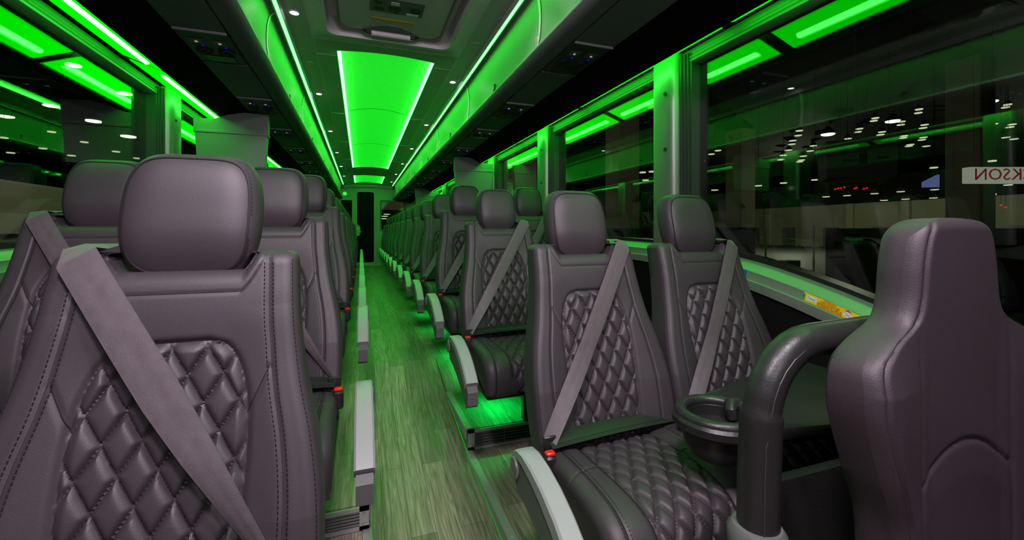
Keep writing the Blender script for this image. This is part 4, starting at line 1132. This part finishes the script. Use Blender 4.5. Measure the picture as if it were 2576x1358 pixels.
for k, y in enumerate((1.215, 1.252)):
    mb = MB(); c = [P(y+0.006*math.cos(a), 0.35+0.22*math.sin(a), .0018) for a in [2*PI*q_/16 for q_ in range(13)]]
    mb.tube(c, 0.0007, 5); mb.tube([P(y, 0.9, .0018), P(y+0.002, 0.55, .0018), P(y-0.006, 0.5, .0018), P(y-0.010, 0.2, .0018)], 0.0009, 5); mb.build('wheelchair_symbol', ['white'], t)
mb = MB(); mb.tube([P(1.231, .9, .0018), P(1.234, .1, .0018)], 0.0005, 5); mb.build('divider', ['white'], t)

# ------------------------------------------------------------------ the exhibition hall outside
GZ = -1.30
mb = MB(); mb.box(-70, 90, -40, 120, GZ-0.1, GZ); struct(mb, 'floor', ['hall_floor'], False)
mb = MB(); mb.box(60, 60.5, -40, 120, GZ, 4.4); struct(mb, 'wall_hall', ['tan_wall'], False)
for i, yy in enumerate(range(8, 60, 6)):
    mb = MB(); mb.box(59.6, 60, yy-0.4, yy+0.4, GZ, 4.4); struct(mb, 'wall_hall', ['hall_column'], False)
    mb = MB(); mb.box(59.9, 60, yy+1.6, yy+3.6, GZ, 1.4); struct(mb, 'door_%d' % (i+2), ['grey_plastic'], False)
mb = MB(); mb.box(-60.5, -60, -40, 120, GZ, 4.0); struct(mb, 'wall_hall', ['tan_wall'], False)
R_ = math.radians(19.38)
def world(px, py, d):
    """a point seen at px,py and d metres ahead"""
    l = (px-1288)/1080*d; z = (582-py)/1080*d
    return (CX+l*math.cos(R_)+d*math.sin(R_), d*math.cos(R_)-l*math.sin(R_), CZ+z)
mb = MB(); mb.box(-70, 90, -40, 120, 8.88, 9.0); struct(mb, 'ceiling', ['black_lining'], False)
# point fills added to brighten the hall walls, columns, poles and trailer
for hx, hy, hz, he in ((46, 14, 5.5, 2600), (44, 34, 5.5, 2600), (6, 3, 3.6, 60), (16, 26, 5.0, 220), (-3.6, 12.0, 5.0, 420), (9, 12, 5.0, 130), (6, 28, 5.0, 300)):
    ld = bpy.data.lights.new('hall_fill', 'POINT'); ld.energy = he; ld.color = (1, 0.94, 0.72); ld.shadow_soft_size = 0.12
    lo_ = bpy.data.objects.new('hall_fill', ld); COL.objects.link(lo_); lo_.location = (hx, hy, hz)
def column(x, y, r, h, label):
    mb = MB(); mb.box(-r, r, -r, r, 0, h, 0, 0.04); mb.box(-r*1.15, r*1.15, -r*1.15, r*1.15, 0, 0.25, 0, 0.03)
    o = mb.build('hall_column', ['hall_column'], None, False); o.location = (x, y, GZ); tag(o, label, 'column', 'concrete columns of the hall')
for px, d_, r, lab in ((2440, 20, .62, 'wide pale hall column seen beside the reflected white sign'), (1565, 22, .62, 'pale hall column seen between the two front right headrests'), (1862, 34, .75, 'dim hall column seen just right of the window pillar')):
    x, y, z = world(px, 582, d_); column(x, y, r, 10.1, lab)
# pipe and drape
def drape(pxa, pxb, d_, ptop, label):
    a = world(pxa, ptop, d_); b = world(pxb, ptop, d_); n = 60; L = math.hypot(b[0]-a[0], b[1]-a[1]); ux, uy = (b[0]-a[0])/L, (b[1]-a[1])/L
    rows = []
    for zz in (GZ, a[2]):
        f = [(a[0]+ux*L*i/n-uy*0.05*math.sin(i*1.7), a[1]+uy*L*i/n+ux*0.05*math.sin(i*1.7), zz) for i in range(n+1)]
        g = [(p[0]-uy*0.02, p[1]+ux*0.02, zz) for p in reversed(f)]; rows.append(f+g+[f[0]])
    mb = MB(); mb.grid(rows); o = mb.build('drape', ['drape']); tag(o, label, 'drape', 'black exhibition drapes')
drape(1800, 1900, 9.0, 572, 'black exhibition drape left of the gap outside the right window')
drape(2078, 2700, 9.0, 574, 'long black exhibition drape right of the gap outside the right window')
drape(1380, 1650, 12.0, 574, 'black exhibition drape seen behind the front right seats')
for px in (1926, 2047):
    x, y, z = world(px, 566, 9.0); mb = MB(); mb.tube([(0, 0, 0), (0, 0, z-GZ)], 0.02, 10); mb.box(-0.07, 0.07, -0.07, 0.07, 0, 0.01)
    o = mb.build('drape_pole', ['cream']); o.location = (x, y, GZ); tag(o, 'thin pale pole at the %s end of the gap between drapes' % ('left' if px < 2000 else 'right'), 'pole')
# table with things seen in the gap
x, y, z = world(1985, 620, 13.0); t = thing('folding_table', (x, y, GZ), 'pale folding table seen through the gap between drapes', 'table')
mb = MB(); mb.box(-0.6, 0.6, -0.35, 0.35, 0.92, 0.95); mb.build('table_top', ['cream'], t, False)
for sx in (-.55, .55):
    for sy in (-.3, .3):
        mb = MB(); mb.tube([(sx, sy, 0), (sx, sy, 0.92)], 0.02, 8); mb.build('leg', ['dark_plastic'], t)
mb = MB(); mb.box(-0.3, 0.3, -0.15, 0.15, 0, 0.28, 0, 0.02); o = mb.build('storage_box', ['tan_wall']); o.location = (x, y, GZ+0.951); tag(o, 'olive box standing on the pale table outside', 'box')
# window reflection of a sign, built as a mirrored board in the hall
xa, ya, za = world(2440, 440, 16.0); xb, yb, zb = world(2760, 440, 16.0); L = math.hypot(xb-xa, yb-ya); an = math.atan2(yb-ya, xb-xa)
t = thing('sign_reflection', ((xa+xb)/2, (ya+yb)/2, CZ+(582-440)/1080*16), 'reflection of a white hanging sign with dark red reversed lettering in the right window', 'sign', rz=an)
mb = MB(); mb.box(-L/2, L/2, 0, 0.3, -0.30, 0.30, 0, 0.02); mb.build('board', ['sign_white'], t, False)
tx = text('HENDRICKSON', 0.62, (0.12, -0.012, 0), (PI/2, 0, 0), 'sign_red', t, ext=0.005); tx.scale = (-1.08, 1, 1)
for sx in (-L/2+.3, L/2-.3):
    mb = MB(); mb.tube([(sx, 0.15, 0.3), (sx, 0.15, 8.88-(CZ+(582-440)/1080*16))], 0.01, 6); mb.build('hanger', ['dark_plastic'], t)
# hanging banner cube, screen, red lamps
x, y, z = world(2150, 410, 15.0); t = thing('hanging_banner', (x, y, z), 'dim grey square banner hanging over the hall', 'banner', rz=-R_-0.5)
mb = MB(); mb.box(-.95, .95, -.95, .95, -0.6, 0.68, 0, 0.03); mb.tube([(0, 0, .68), (0, 0, 8.875-z)], 0.01, 6); mb.build('banner_cloth', ['banner'], t, False)
mb = MB(); mb.box(-.5, -.1, -.965, -.95, -0.05, 0.03); mb.box(-0.05, 0.15, -.965, -.95, -0.15, 0.18); mb.box(0.4, .7, -.965, -.95, -0.03, 0.05); mb.build('banner_marks', ['drape'], t, False)
x, y, z = world(2343, 455, 26.0); mb = MB(); mb.prism([(-0.42, -0.38), (0.38, -0.38), (0.38, 0.35), (0.30, 0.38), (-0.42, -0.05)], 0, 0.1, 'y'); mb.tube([(0.2, 0.05, 0.3), (0.2, 0.05, 8.875-z)], 0.012, 6, 1); o = mb.build('display_screen', ['screen_blue', 'black_lining'], None, False); o.location = (x, y, z); o.rotation_euler = (0, 0, -R_-0.4)
tag(o, 'small blue lit screen far off beside the pale column', 'screen')
for i, (px, py) in enumerate([(2101, 476), (2108, 474), (2115, 473), (2124, 471), (2150, 474), (2155, 472), (2173, 475), (2180, 473), (2445, 482), (2449, 488), (2518, 516), (2530, 521)]):
    x, y, z = world(px, py, 24.0); mb = MB(); mb.lathe([(0.01, -0.05), (0.05, -0.03), (0.06, 0), (0.05, .03), (0.01, .05)], (0, 0, 0), 10); mb.tube([(0, 0, .04), (0, 0, 8.875-z)], 0.008, 6, 1); o = mb.build('red_lamp', ['hall_red', 'black_lining']); o.location = (x, y, z)
    tag(o, 'tiny red lamp glowing far off in the dark hall', 'lamp', 'tiny red lamps in the hall')
# high-bay lamps
def bay(px, py, zc, big, grp):
    d_ = (zc-CZ)*1080/(582-py); x, y, z = world(px, py, d_)
    r = 0.013*d_*(1.0 if not big else 2.0)*(0.62 if not big else .6)
    mb = MB(); mb.lathe([(r, 0.0), (r*.98, 0.02), (r*0.5, r*0.8), (0.03, r*1.2)], (0, 0, 0), 16, 0)
    mb.lathe([(r*.9, -0.01), (r*.9, -0.05), (r*.6, -r*.22)], (0, 0, 0), 16, 1)
    mb.tube([(0, 0, r*1.2), (0, 0, 8.875-z)], 0.010, 6, 2)
    o = mb.build('high_bay_lamp', ['black_frame', 'hall_lamp' if big else 'hall_lamp_dim', 'black_lining']); o.location = (x, y, z)
    tag(o, grp[0], 'lamp', grp[1])
g1 = ('small round high-bay lamp, doubled by glass reflection in places, in the hall outside the right windows', 'small hall lamps on the right'); g2 = ('bright white high-bay lamp in the hall outside the right windows', 'bright hall lamps on the right')
for px, py, b in [(2490, 255, 1), (2246, 304, 1), (2083, 337, 1), (2011, 328, 0), (2008, 340, 0), (2202, 296, 0), (2198, 303, 0), (2268, 305, 0), (2266, 313, 0), (2312, 274, 0), (2310, 283, 0), (2464, 247, 0), (2460, 255, 0), (2535, 262, 0), (2529, 269, 0),
                  (2162, 323, 0), (2158, 331, 0), (2219, 331, 0), (2215, 338, 0), (2133, 348, 0), (2130, 353, 0), (2274, 341, 0), (2272, 346, 0), (2238, 359, 0), (2235, 364, 0), (2290, 363, 0), (2286, 367, 0), (2247, 381, 0), (2243, 385, 0), (2326, 313, 0), (2322, 321, 0), (2323, 345, 0), (2319, 351, 0), (2330, 367, 0),
                  (1994, 353, 0), (1992, 362, 0), (1984, 377, 0), (1970, 390, 0), (1964, 401, 0), (2046, 366, 0), (2038, 379, 0), (2021, 392, 0), (2016, 402, 0), (2012, 406, 0), (2440, 295, 0), (2436, 303, 0), (2434, 328, 0), (2431, 335, 0), (2546, 312, 0), (2540, 319, 0), (2530, 345, 0), (2551, 349, 0), (2445, 361, 0), (2500, 311, 0), (1806, 378, 0), (1790, 387, 0), (1840, 386, 0), (1765, 405, 0), (2070, 399, 0)]:
    bay(px, py, 8.2, b, g2 if b else g1)  # close pairs: the lamp and its double-glazing reflection, both built as lamps
g3 = ('reflection of a white hall lamp in the right windows, built as a low lamp', 'reflected hall lamps on the right')  # reflections of lamps from the left side, built as low lamps on dark rods
for px, py in [(2496, 403), (2349, 420), (2236, 431), (2131, 442), (2050, 451), (1971, 459), (1908, 466), (1798, 477), (2351, 476), (2266, 481), (2200, 486), (2131, 491), (2078, 494), (2278, 500), (2224, 503), (2348, 497), (2536, 464), (2495, 489), (2564, 517), (1748, 405), (1617, 432), (1640, 430), (1624, 452)]:
    bay(px, py, 3.4, 0, g3)
g4 = ('white lamp glowing in the hall outside the left windows', 'hall lamps on the left')
for px, py, b in [(185, 163, 1), (313, 234, 1), (128, 265, 1), (15, 292, 1), (130, 330, 0), (10, 345, 0), (235, 303, 1), (212, 356, 0), (323, 342, 1), (108, 372, 0), (27, 383, 0), (180, 390, 0), (292, 380, 0), (382, 365, 0), (405, 286, 1), (345, 397, 0)]:
    bay(px, py, 8.2 if py < 300 else 5.0, b, g4)
g5 = ('white lamp seen through the rear window', 'hall lamps behind the rear window')
for px, py in [(973, 538), (968, 543), (965, 549)]: bay(px, py, 2.6, 0, g5)
# trailer parked on the left
x, y, z = world(-60, 520, 9.0); t = thing('parked_trailer', (-7.2, 4.5, GZ), 'long beige trailer parked outside the left window', 'trailer')
mb = MB(); mb.box(-2.4, 0, 0, 24, 0.75, 3.20, 0, 0.06); mb.build('body', ['tan_wall'], t, False)
mb = MB(); mb.box(-0.02, 0.03, 0.05, 23.95, 2.06, 2.50); mb.build('side_band', ['trailer'], t, False)
mb = MB(); mb.box(-0.02, 0.035, 0.05, 23.95, 1.98, 2.05); mb.build('dark_stripe', ['drape'], t, False)
for yy in (2.5, 20.5):
    mb = MB(); mb.lathe([(0.2, -0.25), (0.42, -0.25), (0.45, -0.1), (0.42, 0.0), (0.2, 0.0)], (0, yy, 0.45), 28, 0, 'x'); mb.build('wheel', ['black_rubber'], t)
# tan wall behind the rear window
mb = MB(); mb.box(-1, 14, 34, 34.3, 2.45, 7.0); struct(mb, 'wall_hall', ['tan_wall'], False)
